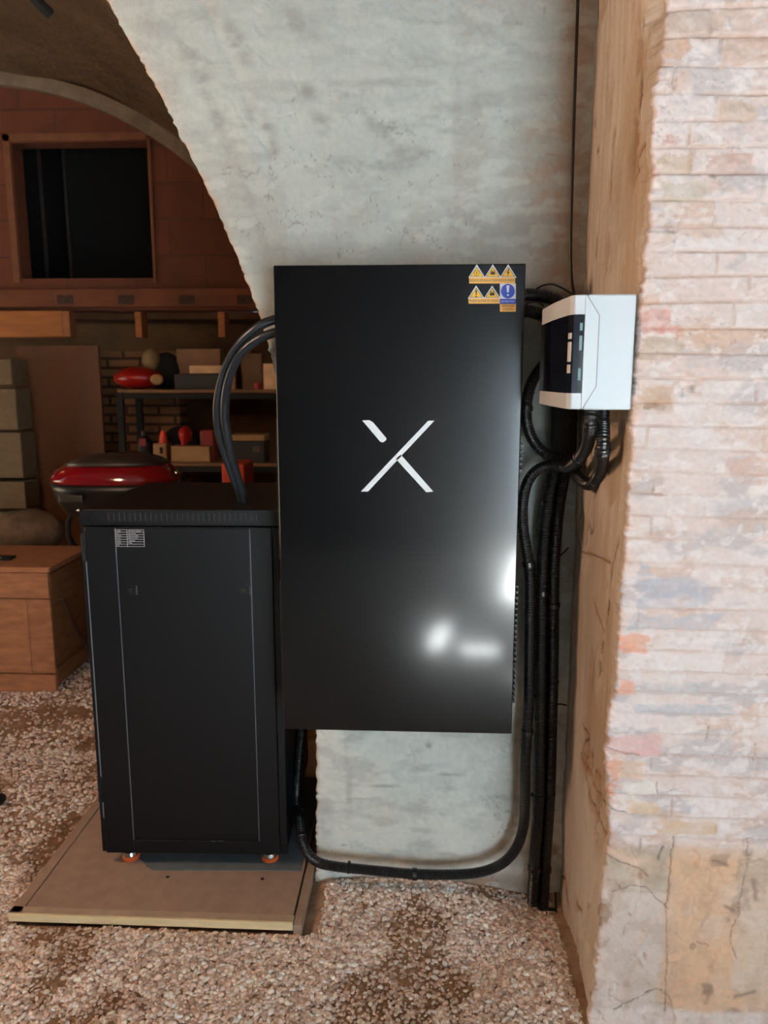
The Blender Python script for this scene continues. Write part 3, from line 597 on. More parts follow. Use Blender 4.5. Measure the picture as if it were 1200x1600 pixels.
# ================================================================== RACK CABINET
rk = empty('server_rack', (-1.0, 2.176, .03), R(1.7)); tag(rk, 'floor-standing black server rack cabinet with vented top on small feet', 'server rack')
W, D, HB, HT = .592, .60, .045, 1.15        # local: x 0..W, y 0..D, z HB..HT
b = BM(); box(b, .012, W-.004, .012, D, HB, HT-.055); obj('body', b, M_blkpaint, rk, bevel=.003)
b = BM(); prism(b, [(0, HT-.048), (0, HT-.014), (.014, HT), (W-.014, HT), (W, HT-.014), (W, HT-.048)], .0, D, 'y'); top_ = obj('top_cover', b, M_blkpaint, rk, bevel=.002)
b = BM()
for i in range(29):
    x_ = .082+.0155*i; box(b, x_, x_+.0065, -.0006, .003, HT-.034, HT-.010)
obj('vent_slots', b, M_dark, top_)
b = BM()
for i in range(29):
    x_ = .082+.0155*i; box(b, x_+.0066, x_+.0078, -.0008, .003, HT-.034, HT-.010)
obj('slot_edges', b, mat('slot_edge_grey', (58, 64, 70), .4), top_)
b = BM(); zd0, zd1 = HB, HT-.052
# door with a recessed centre panel
px0, px1, pz0, pz1 = .104, .504, HB+.045, HT-.056
box(b, .016, px0, -.004, .012, zd0, zd1); box(b, px1, W-.026, -.004, .012, zd0, zd1); box(b, px0, px1, -.004, .012, zd0, pz0); box(b, px0, px1, 0, .012, pz0, zd1)
door = obj('door', b, M_blkpaint, rk, bevel=.0008, seg=1)
b = BM(); box(b, px0+.0025, px1-.0025, -.0035, .004, pz0+.0025, pz1); obj('door_panel', b, M_blkpaint, door, bevel=.0012)
b = BM(); box(b, px0, px0+.0022, -.0045, .002, pz0, pz1); box(b, px1-.0018, px1, -.0045, .002, pz0, pz1); obj('panel_edge', b, mat('pale_panel_edge', (120, 128, 135), .35, metal=.5), door)['label'] = 'pale edge line'  # pale strips down both sides of the centre panel
b = BM(); box(b, W-.024, W-.001, .0, .012, HB, HT-.052); obj('corner_post', b, M_blkpaint, rk, bevel=.002)
b = BM(); box(b, 0, .0125, .004, .02, HB, HT-.055); obj('hinge_post', b, M_blkpaint, rk, bevel=.001)
b = BM(); box(b, .0128, .0155, -.0042, .004, HB+.12, HT-.15); obj('door_gap_edge', b, mat('bright_door_edge', (150, 165, 175), .3, metal=.6), door)['label'] = 'thin bright metal door edge'
for zz_ in (HT-.155, HB+.175):
    b = BM(); box(b, .004, .0165, -.008, .006, zz_, zz_+.085); lathe(b, [(.005, zz_+.004), (.005, zz_+.081)], (.008, -.006, 0), seg=12); obj('hinge', b, M_dark, rk, bevel=.001)
for (xx_, nm) in ((.142, 'latch'), (.480, 'latch')):
    zl = HT-.243; b = BM(); box(b, xx_-.017, xx_+.017, -.0055, 0, zl-.014, zl+.014); l_ = obj(nm, b, M_blkpaint, door, bevel=.001)
    b = BM(); box(b, xx_+.0175, xx_+.0195, -.006, 0, zl-.014, zl+.014); obj('latch_highlight', b, M_rail, l_)  # lighter strip painted in as the highlight along the latch edge
    b = BM(); box(b, xx_-.009, xx_+.007, -.0085, -.004, zl-.009, zl+.009); obj('latch_slide', b, M_dark, l_, bevel=.002)
# data label: white ruling on black
b = BM(); lx0, lx1, lz1, lz0 = .106, .190, HT-.060, HT-.110
for i in range(8): z_ = lz0+(lz1-lz0)*i/7; box(b, lx0, lx1, -.0043, -.0037, z_, z_+.0007)
for x_ in (lx0, lx0+.034, lx1): box(b, x_, x_+.0008, -.0043, -.0037, lz0, lz1)
words = [('MODEL', 'NETWORK CABINET'), ('SIZE', '600x600 22U'), ('COLOR', 'BLACK RAL9005'), ('LOAD', '800 KG STATIC'), ('CODE', '06060222B'), ('DOOR', 'STEEL'), ('QTY', '')]
for i, (a_, c_) in enumerate(words):
    z_ = lz1-(lz1-lz0)*(i+.5)/7
    text_bm(b, a_, lx0+.003, z_, .0042, -.0042, 'LEFT'); text_bm(b, c_, lx0+.038, z_, .0042, -.0042, 'LEFT')
obj('data_label', b, M_white, door)['label'] = 'small white ruled specification label'
b = BM(); box(b, .35, .365, -.0042, -.0037, HB+.043, HB+.045); box(b, .37, .39, -.0042, -.0037, HB+.0445, HB+.046); obj('scratch', b, mat('scratch_grey', (110, 110, 105), .5), door)
for (fx, fy) in ((.075, .045), (.527, .045), (.075, .55), (.527, .55)):
    b = BM(); lathe(b, [(.009, .008), (.009, .046)], (fx, fy, 0), seg=16); lathe(b, [(.024, .010), (.025, .014), (.022, .024), (.012, .026)], (fx, fy, 0), seg=24); ft = obj('foot', b, M_chrome, rk, smooth=False)
    b = BM(); lathe(b, [(.026, -.0035), (.027, .0), (.027, .006), (.024, .010)], (fx, fy, 0), seg=24); obj('rubber_pad', b, M_orange, ft)

# ---- platform under the rack
pf = empty('wooden_platform', (-.75, 1.95, .0)); tag(pf, 'low brown board platform with pale edge lying on gravel under the rack', 'platform')
def pbx(name, m, x0, x1, y0, y1, z0, z1, bev=.0015, lab=None):
    b = BM(); box(b, x0+.75, x1+.75, y0-1.95, y1-1.95, z0, z1); o = obj(name, b, m, pf, bevel=bev)
    if lab: o['label'] = lab
    return o
pbx('board', M_ply, -1.15, -.357, 1.978, 2.95, .004, .026)
pbx('edge_strip', M_ply, -1.185, -1.152, 1.95, 2.95, -.002, .028)
pbx('front_strip', mat('front_strip_top', (172, 150, 128), .75, noise=(20, .1)), -1.185, -.352, 1.95, 1.976, .003, .028)
pbx('front_edge', M_pine, -1.185, -.352, 1.942, 1.9495, .003, .0275, lab='pale bare pine front edge')
pbx('edge_strip', mat('weathered_strip', (150, 128, 108), .8, noise=(20, .15)), -.350, -.325, 1.935, 2.95, -.002, .027)
for (px, py) in ((262, 1370), (232, 1353), (410, 1373)):
    b = BM(); p = onZ(px, py, .0265); lathe(b, [(.006, .0262), (.005, .0275)], (p[0]+.75, p[1]-1.95, 0), seg=10); obj('screw_head', b, M_dark, pf)
b = BM(); prism(b, [(-.835, 2.160), (-.365, 2.178), (-.365, 2.75), (-.90, 2.75), (-.90, 2.215)], .0265, .0295, 'z')  # thin flat blue-grey area set on the board
tag(obj('floor_patch', b, M_patch), 'thin blue-grey patch lying flat on the platform beneath the rack', 'sheet')

# ================================================================== DISTRIBUTION BOX
db = empty('distribution_box', (.435, 1.79, 1.495)); tag(db, 'light grey plastic breaker box with dark window on side of brick pier', 'electrical box')
def dbp(x, y): return (x-.435, y-1.79)
H0, H1 = 0., .232
b = BM(); prism(b, [dbp(.434, 1.622), dbp(.336, 1.622), dbp(.336, 1.965), dbp(.434, 1.965)], H0, H1, 'z'); obj('housing', b, M_box, db, bevel=.004, seg=3)
# cover: chamfered near edge, slanted top & bottom corners at the seam
def cover_pts(dz): return [dbp(.3355, 1.6222), dbp(.3115, 1.6232), dbp(.3045, 1.640), dbp(.300, 1.700), dbp(.296, 1.80), dbp(.296, 1.955), dbp(.3355, 1.965)]
b = BM(); prism(b, cover_pts(0), H0+.001, H1-.001, 'z')
cv = obj('cover', b, M_box, db, bevel=.003, seg=3)
b = BM(); prism(b, [(.332-.435, .001), (.3605-.435, .048), (.3605-.435, .190), (.332-.435, .231)], 1.6195-1.79, 1.630-1.79, 'y'); obj('cover_flap', b, M_box, cv)
b = BM()                                                   # seam line with slanted corners on the near side
for (a_, c_) in (((.334, .2305), (.3605, .190)), ((.3605, .190), (.3605, .048)), ((.3605, .048), (.334, .0015))):
    A, B_ = Vector((a_[0]-.435, 0, a_[1])), Vector((c_[0]-.435, 0, c_[1])); d_ = (B_-A).normalized(); n_ = Vector((-d_.z, 0, d_.x))*.0007
    vs = [(A+n_), (B_+n_), (B_-n_), (A-n_)]; prism(b, [(v.x, v.z) for v in vs], 1.6190-1.79, 1.6200-1.79, 'y')
obj('seam', b, mat('seam_grey', (120, 118, 120), .6), cv)
# smoked window wrapping round the chamfer
b = BM(); o_ = .0016
wpts = [dbp(.3310, 1.6208), dbp(.3105, 1.6217), dbp(.3029, 1.640), dbp(.2984, 1.700), dbp(.2944, 1.80), dbp(.296-o_, 1.950)]; wi = [(p[0]+.004, p[1]+.003) for p in wpts[::-1]]
prism(b, wpts+wi, .034, .192, 'z'); wn = obj('window', b, M_smoke, cv); wn['label'] = 'smoked transparent window'
b = BM()
for i in range(5):
    y_ = 1.735+.034*i; box(b, .2935-.435, .2950-.435, y_-1.79, y_+.028-1.79, .085, .145)
# breaker toggles near the chamfer, seen through the window
for z0_, z1_ in ((.075, .092), (.098, .138), (.144, .156)):
    b = BM(); q0, q1 = dbp(.3078, 1.6283), dbp(.3045, 1.6362); prism(b, [q0, q1, (q1[0]-.002, q1[1]-.0005), (q0[0]-.002, q0[1]-.0008)], z0_, z1_, 'z'); obj('breaker_toggle', b, M_brk, wn)
M_reflect = mat('grey_green_reflection', (95, 125, 125), .5)  # grey-green marks on the window, a blurred reflection painted in
for z0_, z1_ in ((.06, .085), (.12, .15), (.16, .175)):
    b = BM(); q0, q1 = dbp(.3225, 1.6206), dbp(.3280, 1.6206); prism(b, [q0, q1, (q1[0], q1[1]-.0004), (q0[0], q0[1]-.0004)], z0_, z1_, 'z'); obj('window_reflection', b, M_reflect, wn)
for z_ in (.058, .175):
    b = BM(); lathe(b, [(.0022, -.0015), (.0022, .0008)], (.347-.435, 1.6215-1.79, z_), 'y', seg=10); obj('cover_screw', b, mat('screw_dark', (90, 90, 90), .4), cv)

# ================================================================== CONDUITS AND CABLES
def pY(x, y, Y): return tuple(onY(x, y, Y))
def pX(x, y, X_): d = ray(x, y); return tuple(CAM + d*(X_/d[0]))
def conduit(name, pts, r, label, cat='conduit', pitch=.0068, group=None, ties=(), m=None, collars=(), amp=.0017):
    b = BM(); tube(b, pts, r, pitch=pitch, amp=amp, step=.012); o = obj(name, b, m or M_conduit, smooth=(pitch is None)); tag(o, label, cat, group)
    P_, st = spline(pts, .01)
    for t in ties:
        i = max(1, min(len(P_)-2, int(t*len(P_)))); d = (P_[i+1]-P_[i-1]).normalized(); q = Vector((0, 0, 1)).rotation_difference(d).to_matrix().to_4x4(); q.translation = P_[i]
        b = BM(); lathe(b, [(r+.0012, -.0025), (r+.0012, .0025)], seg=16, M=q); box(b, r-.001, r+.007, -.003, .003, -.004, .004, M=q); k_ = obj('cable_tie', b, M_dark, o)
    for t in collars:
        i = max(1, min(len(P_)-2, int(t*len(P_)))); d = (P_[i+1]-P_[i-1]).normalized(); q = Vector((0, 0, 1)).rotation_difference(d).to_matrix().to_4x4(); q.translation = P_[i]
        b = BM(); lathe(b, [(r+.0005, -.008), (r+.0028, -.006), (r+.0028, .006), (r+.0005, .008)], seg=18, M=q); obj('collar', b, M_conduit, o)
    return o
# upper and lower conduit leaving the cabinet to the right, behind the breaker box, then down the wall
conduit('corrugated_conduit', [pY(811, 461, 2.12), pY(836, 461, 2.12), pY(870, 470, 2.125), pY(893, 500, 2.125), pY(897, 560, 2.125), pY(893, 640, 2.125), pY(889, 700, 2.13), pY(880, 750, 2.13), pY(872, 800, 2.13), pY(865, 890, 2.13), pY(864, 1000, 2.13), pY(862, 1110, 2.13), pY(858, 1250, 2.13), pY(852, 1340, 2.13), pY(848, 1418, 2.13)], .0175,
        'upper of two black conduits leaving cabinet right side, rightmost pipe of the wall bundle', ties=(.62, .8), collars=(.5, .93))
conduit('corrugated_conduit', [pY(811, 487, 2.12), pY(830, 487, 2.12), pY(855, 500, 2.12), pY(870, 540, 2.12), pY(874, 600, 2.12), pY(873, 660, 2.12), pY(870, 710, 2.12), pY(861, 760, 2.12), pY(853, 810, 2.12), pY(848, 890, 2.12), pY(846, 1000, 2.12), pY(845, 1110, 2.12), pY(842, 1250, 2.12), pY(836, 1340, 2.12), pY(832, 1412, 2.12)], .0175,
        'lower of two black conduits leaving cabinet right side, middle pipe of the wall bundle', ties=(.63, .8), collars=(.46, .93))
conduit('corrugated_conduit', [pX(942, 640, .405), pX(942, 660, .405), pX(942, 700, .402), pY(938, 735, 1.86), pY(922, 757, 1.93), pY(903, 745, 2.03), pY(888, 724, 2.07), pY(862, 714, 2.09), pY(840, 698, 2.10), pY(826, 672, 2.10), pY(822, 640, 2.10), pY(828, 605, 2.11), pY(845, 575, 2.12), pY(868, 556, 2.13)], .0155,
        'black ribbed conduit making a deep U loop below the breaker box', collars=(.13, .80), ties=(.55,))
conduit('corrugated_conduit', [pX(923, 640, .37), pX(922, 665, .37), pY(918, 695, 1.86), pY(905, 716, 1.96), pY(888, 729, 2.04), pY(866, 727, 2.075), pY(842, 733, 2.085), pY(825, 752, 2.09), pY(817, 785, 2.09), pY(817, 820, 2.10), pY(822, 855, 2.10), pY(828, 900, 2.10), pY(828, 980, 2.10), pY(826, 1100, 2.10), pY(821, 1180, 2.10), pY(820, 1250, 2.10),
        pY(818, 1290, 2.10), pY(806, 1326, 2.10), pY(780, 1352, 2.10), pY(735, 1365, 2.10), pY(656, 1366, 2.10), pY(584, 1360, 2.10), pY(520, 1353, 2.10), pY(492, 1344, 2.12), pY(474, 1320, 2.17), pY(467, 1280, 2.26), pY(463, 1240, 2.36), (-.378, 2.42, .55), (-.385, 2.55, .75)], .0155,
        'long black conduit from breaker box down the wall and along its foot to rack', collars=(.10, .245, .40, .62, .75), ties=(.685, .79))
# thick smooth sleeve around the bundle under the box
b = BM(); tube(b, [pY(881, 628, 2.118), pY(881, 712, 2.118)], .034, seg=20, step=.02); lathe(b, [(.036, -.004), (.036, .004)], pY(882, 655, 2.118), seg=20)
tag(obj('pipe_sleeve', b, M_dark), 'short wide black sleeve gathering conduits directly under the breaker box', 'pipe')
# smooth arcs to the rack
conduit('armoured_cable', [pY(450, 494, 2.12), pY(430, 499, 2.12), pY(403, 511, 2.12), pY(372, 540, 2.14), pY(349, 585, 2.18), pY(339, 635, 2.22), pY(343, 680, 2.26), pY(357, 725, 2.30), pY(372, 765, 2.33), pY(378, 790, 2.345)], .0125, 'outer black cable arching from cabinet left side down to rack top', 'cable', pitch=None, m=M_cable)
conduit('armoured_cable', [pY(452, 515, 2.10), pY(432, 519, 2.10), pY(402, 531, 2.11), pY(374, 556, 2.13), pY(356, 598, 2.17), pY(351, 645, 2.21), pY(358, 695, 2.25), pY(368, 735, 2.29), pY(379, 770, 2.32), pY(384, 792, 2.33)], .0125, 'inner black cable arching from cabinet left side down to rack top', 'cable', pitch=None, m=M_cable)
conduit('thin_cable', [pY(904, -60, 2.15), pY(903, 0, 2.15), pY(899, 120, 2.15), pY(895, 250, 2.15), pY(892, 360, 2.15), pY(892, 420, 2.15), pY(896, 455, 2.13), pY(904, 480, 2.08)], .0042, 'thin black cable dropping from above along the plastered wall corner', 'cable', pitch=None)
conduit('thin_cable', [pY(838, 452, 2.09), pY(848, 446, 2.08), pY(863, 444, 2.08), pY(878, 450, 2.08), pY(892, 458, 2.09), pY(905, 470, 2.1)], .0025, 'small loop of thin black wire above the conduits beside breaker box', 'cable', pitch=None)
conduit('thin_cable', [pY(820, 478, 2.09), pY(828, 472, 2.08), pY(840, 472, 2.09), pY(850, 478, 2.1)], .0022, 'short curl of thin black wire between the two cabinet conduits', 'cable', pitch=None)
for (px, py, nm) in ((876, 868, 'upper'), (873, 1100, 'lower')):      # cable-tie anchors
    b = BM(); tube(b, [pY(px-10, py+6, 2.12), pY(px, py, 2.125), pY(px+12, py-12 if nm == 'upper' else py+2, 2.14)], .0022, seg=8, step=.01)
    tag(obj('wall_tie', b, M_dark), nm+' loose black cable tie tail sticking out right of conduit bundle', 'cable tie')
b = BM(); tube(b, [pY(868, 1395, 2.11), pY(869, 1425, 2.10)], .003, seg=8, step=.01); box(b, -.012, .012, -.004, .004, -.003, .003, M=Matrix.Translation(pY(862, 1421, 2.10)))
tag(obj('ground_stake', b, M_dark), 'small dark stake in gravel at foot of the conduit bundle', 'stake')
b = BM(); ellipsoid(b, tuple(onZ(-4, 1250, .015)), (.028, .035, .02)); lathe(b, [(.012, .03), (.012, .05)], tuple(onZ(-4, 1250, 0)), seg=12)
tag(obj('rubber_plug', b, M_dark, smooth=True), 'small black rounded object on the gravel at left edge', 'plug')

# ================================================================== STORE ROOM CONTENTS
M_crate = mat('crate_wood', (160, 106, 70), .75, noise=(5, .22, (2, 8, 8)), bump=(30, .3, .004))
M_crated = mat('crate_dark_wood', (140, 92, 56), .8, noise=(5, .22, (8, 2, 8)))
cr = empty('wooden_crate', (-2.3, 3.56, 0)); tag(cr, 'old brown wooden crate on gravel left of the black rack', 'crate')
def cb(name, m, x0, x1, y0, y1, z0, z1, bev=.004, par=None):
    b = BM(); box(b, x0+2.3, x1+2.3, y0-3.56, y1-3.56, z0, z1); return obj(name, b, m, par or cr, bevel=bev)
cb('carcass', M_crated, -2.78, -1.83, 3.59, 4.02, .03, .61)
cb('front_plank', M_crate, -2.8, -1.815, 3.565, 3.588, .49, .62); cb('front_plank', M_crate, -2.8, -1.815, 3.57, 3.588, .10, .485)
cb('front_plank', M_crate, -2.8, -1.815, 3.565, 3.588, .0, .095)
cb('front_batten', M_crate, -1.95, -1.93, 3.561, 3.566, .10, .485, .002)
cb('lid', M_crate, -2.82, -1.80, 3.56, 4.05, .622, .65)
cb('side_batten', M_crated, -1.829, -1.815, 3.59, 4.0, .45, .61); cb('side_batten', M_crated, -1.829, -1.815, 3.59, 4.0, .03, .12)
b = BM(); tube(b, [(-1.80, 3.66, .46), (-1.76, 3.74, .25), (-1.70, 3.84, .03)], .008, seg=8, step=.05); tag(obj('wooden_stick', b, mat('dark_stick', (60, 40, 28), .8)), 'thin stick leaning against the crate right side', 'stick')
b = BM(); box(b, -2.22, -2.06, 3.68, 3.74, .652, .668); tag(obj('metal_bar', b, M_dark, bevel=.004), 'dark flat bar lying on top of the crate', 'bar')
# motorcycle with top case
mc = empty('motorcycle', (-1.2, 3.85, 0)); tag(mc, 'dark motorcycle with red and black top case parked behind rack', 'motorcycle')
def ml(p): return (p[0]+1.2, p[1]-3.85, p[2])
M_red = mat('red_gloss', (135, 6, 20), .12, coat=.6); M_lid = mat('grey_case_lid', (58, 52, 46), .35, noise=(6, .2))
def shellpiece(prof, cx, cy, zs_, name, m, par):
    """superellipse sections stacked in z: (z, halfwidth x, halfwidth y, x shift)"""
    b = BM(); rings = []
    for (z_, hx_, hy_, dx_) in prof:
        ring = []
        for k_ in range(40):
            a = 2*math.pi*k_/40; c_, s_ = math.cos(a), math.sin(a)
            ring.append(b.verts.new(ml((cx+dx_+hx_*abs(c_)**.75*np.sign(c_), cy+hy_*abs(s_)**.75*np.sign(s_), z_))))
        rings.append(ring)
    for r0_, r1_ in zip(rings, rings[1:]):
        for k_ in range(40): b.faces.new([r0_[k_], r0_[(k_+1) % 40], r1_[(k_+1) % 40], r1_[k_]])
    b.faces.new(rings[0][::-1]); b.faces.new(rings[-1]); return obj(name, b, m, par, smooth=True)
tcx, tcy = -1.60, 3.95
tcase = shellpiece([(.84, .20, .15, .0), (.86, .25, .19, 0), (.92, .29, .21, 0), (.99, .315, .225, 0), (1.03, .325, .23, 0)], tcx, tcy, 0, 'top_case', M_blk, mc); tcase['label'] = 'black and red rounded top case'
shellpiece([(1.031, .325, .23, 0), (1.05, .325, .23, 0), (1.09, .30, .215, .0), (1.115, .265, .19, .01), (1.12, .255, .185, .01)], tcx, tcy, 0, 'red_reflector', M_red, tcase)
shellpiece([(1.121, .262, .192, .01), (1.145, .225, .165, .02), (1.163, .165, .12, .03), (1.172, .09, .07, .04)], tcx, tcy, 0, 'lid', M_lid, tcase)
b = BM(); box(b, -.06, .06, -.012, .012, -.02, .02, M=Matrix.Translation(ml((tcx-.14, tcy-.235, .965)))); lk = obj('case_latch', b, M_lid, tcase, bevel=.006)
b = BM(); ellipsoid(b, ml((tcx-.11, tcy-.225, .905)), (.012, .012, .012)); obj('lock', b, M_chrome, tcase)
b = BM(); ellipsoid(b, ml((-.90, 3.9, .92)), (.42, .17, .10)); ellipsoid(b, ml((-.62, 3.9, .99)), (.16, .15, .07)); obj('seat', b, M_dark, mc, smooth=True)
b = BM(); ellipsoid(b, ml((-.30, 3.9, 1.0)), (.26, .17, .13)); obj('fuel_tank', b, M_dark, mc, smooth=True)
b = BM(); box(b, *[v for v in (-.45, .70, -.06, .16, .50, .84)]); obj('frame', b, M_dark, mc, bevel=.06)
for wx in (-1.44, -.05):
    b = BM(); th = np.linspace(0, 2*math.pi, 33); tube(b, [ml((wx+.27*math.cos(a), 3.98, .31+.27*math.sin(a))) for a in th], .05, seg=12, step=.05); wh = obj('wheel', b, M_dark, mc, smooth=True)
    b = BM(); lathe(b, [(.03, -.07), (.03, .07)], ml((wx, 3.98, .31)), 'y', seg=14)
    for k_ in range(6):
        a = k_*math.pi/3; tube(b, [ml((wx+.02*math.cos(a), 3.98, .31+.02*math.sin(a))), ml((wx+.24*math.cos(a), 3.98, .31+.24*math.sin(a)))], .012, seg=8, step=.1)
    obj('hub', b, M_rail, wh)
b = BM(); box(b, -.55, -.28, -.02, .10, .70, .84); obj('rear_rack', b, M_dark, mc, bevel=.01)
b = BM(); tube(b, [ml((-.05, 3.62, 1.12)), ml((-.02, 3.75, 1.1)), ml((0, 3.9, 1.05)), ml((-.02, 4.05, 1.1)), ml((-.05, 4.2, 1.12))], .014, seg=10, step=.03); obj('handlebar', b, M_dark, mc, smooth=True)
# hoses behind crate
for i, (cx_, cy_, rr, lab) in enumerate(((-1.86, 4.16, .12, 'larger dark hose coil standing behind the crate'), (-1.72, 4.13, .07, 'smaller dark hose coil behind the crate beside the rack'))):
    b = BM(); pts = []
    for k_ in range(0, 3*16+1):
        a = k_/16*2*math.pi; pts.append((cx_+rr*(1-.08*k_/16)*math.cos(a), cy_-.02*k_/16, .72+rr*1.1*math.sin(a)))
    tube(b, pts, .014, seg=8, step=.02); tag(obj('hose_coil', b, M_dark, smooth=True), lab, 'hose', 'hose coils behind the crate')
b = BM(); box(b, -2.75, -1.65, 4.08, 4.32, 0, .56); tag(obj('storage_trunk', b, mat('brown_trunk', (80, 56, 36), .8, noise=(8, .3)), bevel=.02), 'low brown trunk hidden behind crate, carrying the hose coils', 'trunk')
b = BM(); ellipsoid(b, (-2.22, 4.2, .70), (.20, .11, .13)); tag(obj('sack', b, mat('brown_sack', (88, 64, 42), .9, noise=(12, .3), bump=(10, .8, .03)), smooth=True), 'brown sack bulging up behind the crate', 'sack')
# plywood door leaf
b = BM(); q0, q1 = onY(28, 545, 5.3), onY(155, 545, 5.3); box(b, q0[0], q1[0], 5.28, 5.31, .0, q0[2]+.02)
tag(obj('plywood_sheet', b, mat('plywood', (98, 58, 26), .6, noise=(3, .2, (3, 3, .4)))), 'tall brown plywood sheet standing against the back, left of shelving', 'board')
# concrete blocks
blk = None
for i, (yt, yb, xr, lab) in enumerate(((560, 602, 16, 'topmost grey block of the stack at left edge'), (606, 672, 23, 'second grey block from top of the left stack'), (675, 748, 31, 'third grey block down the left stack'), (752, 796, 38, 'fourth grey block down, just above the dark gap'), (800, 848, 40, 'lowest visible grey block, partly behind the crate'))):
    p = onY(xr, yt, 5.0); q = onY(xr, yb, 5.0)
    b = BM(); box(b, p[0]-.42, p[0], 5.0, 5.2, q[2]+.004, p[2]-.004)
    o = obj('concrete_block', b, mat('cinder', (104, 86, 62), .95, noise=(20, .15), bump=(60, .5, .005)) if blk is None else blk, bevel=.006)
    blk = blk or o.data.materials[0]; tag(o, lab, 'concrete block', 'blocks stacked at the left edge')
b = BM(); q = onY(40, 849, 5.0); box(b, q[0]-.42, q[0], 5.0, 5.2, 0, q[2]); tag(obj('concrete_block', b, blk, bevel=.006), 'bottom grey block of the left stack, hidden behind crate', 'concrete block', 'blocks stacked at the left edge')
# bare thin brick strip
b = BM(); q0, q1 = onY(156, 560, 5.6), onY(203, 560, 5.6); box(b, q0[0], q1[0]+.35, 5.6, 5.8, -.05, q0[2]+.05); struct('wall_bare_brick', b, M_thin)
# joists and beam of the loft
M_beam = mat('loft_beam_wood', (158, 94, 42), .7, noise=(4, .2, (1, 6, 6))); 
b = BM(); p, q = onY(-60, 486, YB-.12), onY(99, 527, YB-.12); box(b, -3.6, q[0], YB-.12, YB-.02, q[2], p[2]-.0); bo = obj('loft_beam', b, M_beam, bevel=.004); tag(bo, 'thick orange-brown wooden beam across the left under the ledge', 'beam')
b = BM(); box(b, q[0]+.001, q[0]+.05, YB-.118, YB-.02, q[2]+.003, p[2]-.003); obj('end_cap', b, mat('beam_end_wood', (150, 95, 55), .8, noise=(10, .2)), bo)
for i, (xa, xb, lab) in enumerate(((210, 222, 'middle short joist end hanging under the ledge'), (340, 352, 'right short joist end under ledge, nearest the arch'))):
    p, q = onY(xa, 487, YB-.05), onY(xb, 527, YB-.05); b = BM(); box(b, p[0], q[0], YB-.05, YB+.08, q[2], p[2]); tag(obj('joist', b, M_beam, bevel=.003), lab, 'joist', 'joists under the loft')
b = BM(); tube(b, [pY(40, -25, 3.3), pY(58, 2, 3.35), pY(78, 22, 3.4)], .022, seg=10, step=.05); tag(obj('ceiling_bracket', b, M_dark), 'dark rod stub hanging from the vault at top left', 'rod')
b = BM()
for px in (100, 62): p, q = onY(px, 230, 6.3), onY(px+9, 430, 6.3); box(b, p[0], q[0], 6.3, 6.32, 2.05, 3.5)
tag(obj('hanging_strip', b, mat('dim_cloth', (46, 38, 34), .9)), 'faint dark hanging strips inside the square wall opening', 'cloth')
# shelving unit
sh = empty('shelving_unit', (-1.4, 5.2, 0)); tag(sh, 'black metal shelving unit with wooden shelves seen through the arch', 'shelves')
zt, zm = 1.485, onY(300, 722, 5.1)[2]
def sb(name, m, x0, x1, y0, y1, z0, z1, bev=.002): b = BM(); box(b, x0+1.4, x1+1.4, y0-5.2, y1-5.2, z0, z1); return obj(name, b, m, sh, bevel=bev)
M_shelf = mat('shelf_board', (128, 92, 58), .75, noise=(6, .2))
for z_ in (zt, zm, .45): sb('shelf', M_shelf, -2.0, -.82, 5.05, 5.40, z_-.022, z_)
for (x_, y_) in ((-1.985, 5.04), (-.86, 5.04), (-1.985, 5.38), (-.86, 5.38)): sb('post', M_dark, x_-.022, x_+.022, y_-.01, y_+.02, 0, zt-.02)
for z_ in (zt, zm): sb('front_rail', M_dark, -2.0, -.84, 5.035, 5.048, z_-.06, z_-.024)
def item(name, m, bld, label, cat, group=None, bev=.004, smooth=False):
    b = BM(); bld(b); o = obj(name, b, m, bevel=bev, smooth=smooth); tag(o, label, cat, group); return o
def ibox(px0, px1, py0, py1, z0, Y=5.1, d=.2):
    def f(b): p, q = onY(px0, py0, Y), onY(px1, py1, Y); box(b, p[0], q[0], Y, Y+d, z0, p[2])
    return f
def cm(n, c, r=.6): return mat(n, c, r, noise=(12, .15))
CR = (170, 132, 84)
# helmet-like red machine with pale knob
b = BM(); hc = onY(222, 592, 5.2); ellipsoid(b, (hc[0]-.02, 5.2, zt+.075), (.17, .13, .075)); hm = obj('red_helmet', b, mat('red_plastic', (150, 24, 18), .3), smooth=True); tag(hm, 'red rounded helmet at the left end of the top shelf', 'helmet')
b = BM(); q = onY(243, 593, 5.06); ellipsoid(b, (q[0], 5.085, q[2]), (.045, .02, .035)); obj('pale_badge', b, cm('cream_part', CR), hm, smooth=True)
b = BM(); q = onY(190, 590, 5.08); ellipsoid(b, (q[0], 5.12, q[2]), (.03, .03, .04)); obj('visor_clip', b, cm('grey_part', (150, 110, 90), .3), hm, smooth=True)
item('pale_ball', cm('cream_ball', (130, 108, 64)), lambda b: ellipsoid(b, (onY(236, 555, 5.3)[0], 5.3, zt+.20), (.062, .05, .075)), 'round cream jug standing behind the red helmet on top shelf', 'jug', smooth=True, bev=0)
item('dark_bag', M_dark, lambda b: ellipsoid(b, (onY(258, 560, 5.33)[0], 5.34, zt+.12), (.12, .06, .13)), 'black bag behind the red helmet on the top shelf', 'bag', smooth=True, bev=0)
item('tool_case', cm('dark_case', (30, 30, 26)), ibox(272, 348, 585, 605, zt), 'long dark tool case on the top shelf', 'case')
item('carton', cm('white_carton', (210, 172, 125)), lambda b: (lambda p, q: box(b, p[0], q[0], 5.12, 5.26, q[2]+.004, p[2]))(onY(294, 571, 5.1), onY(350, 584.5, 5.1)), 'long pale carton lying on the dark tool case', 'box')
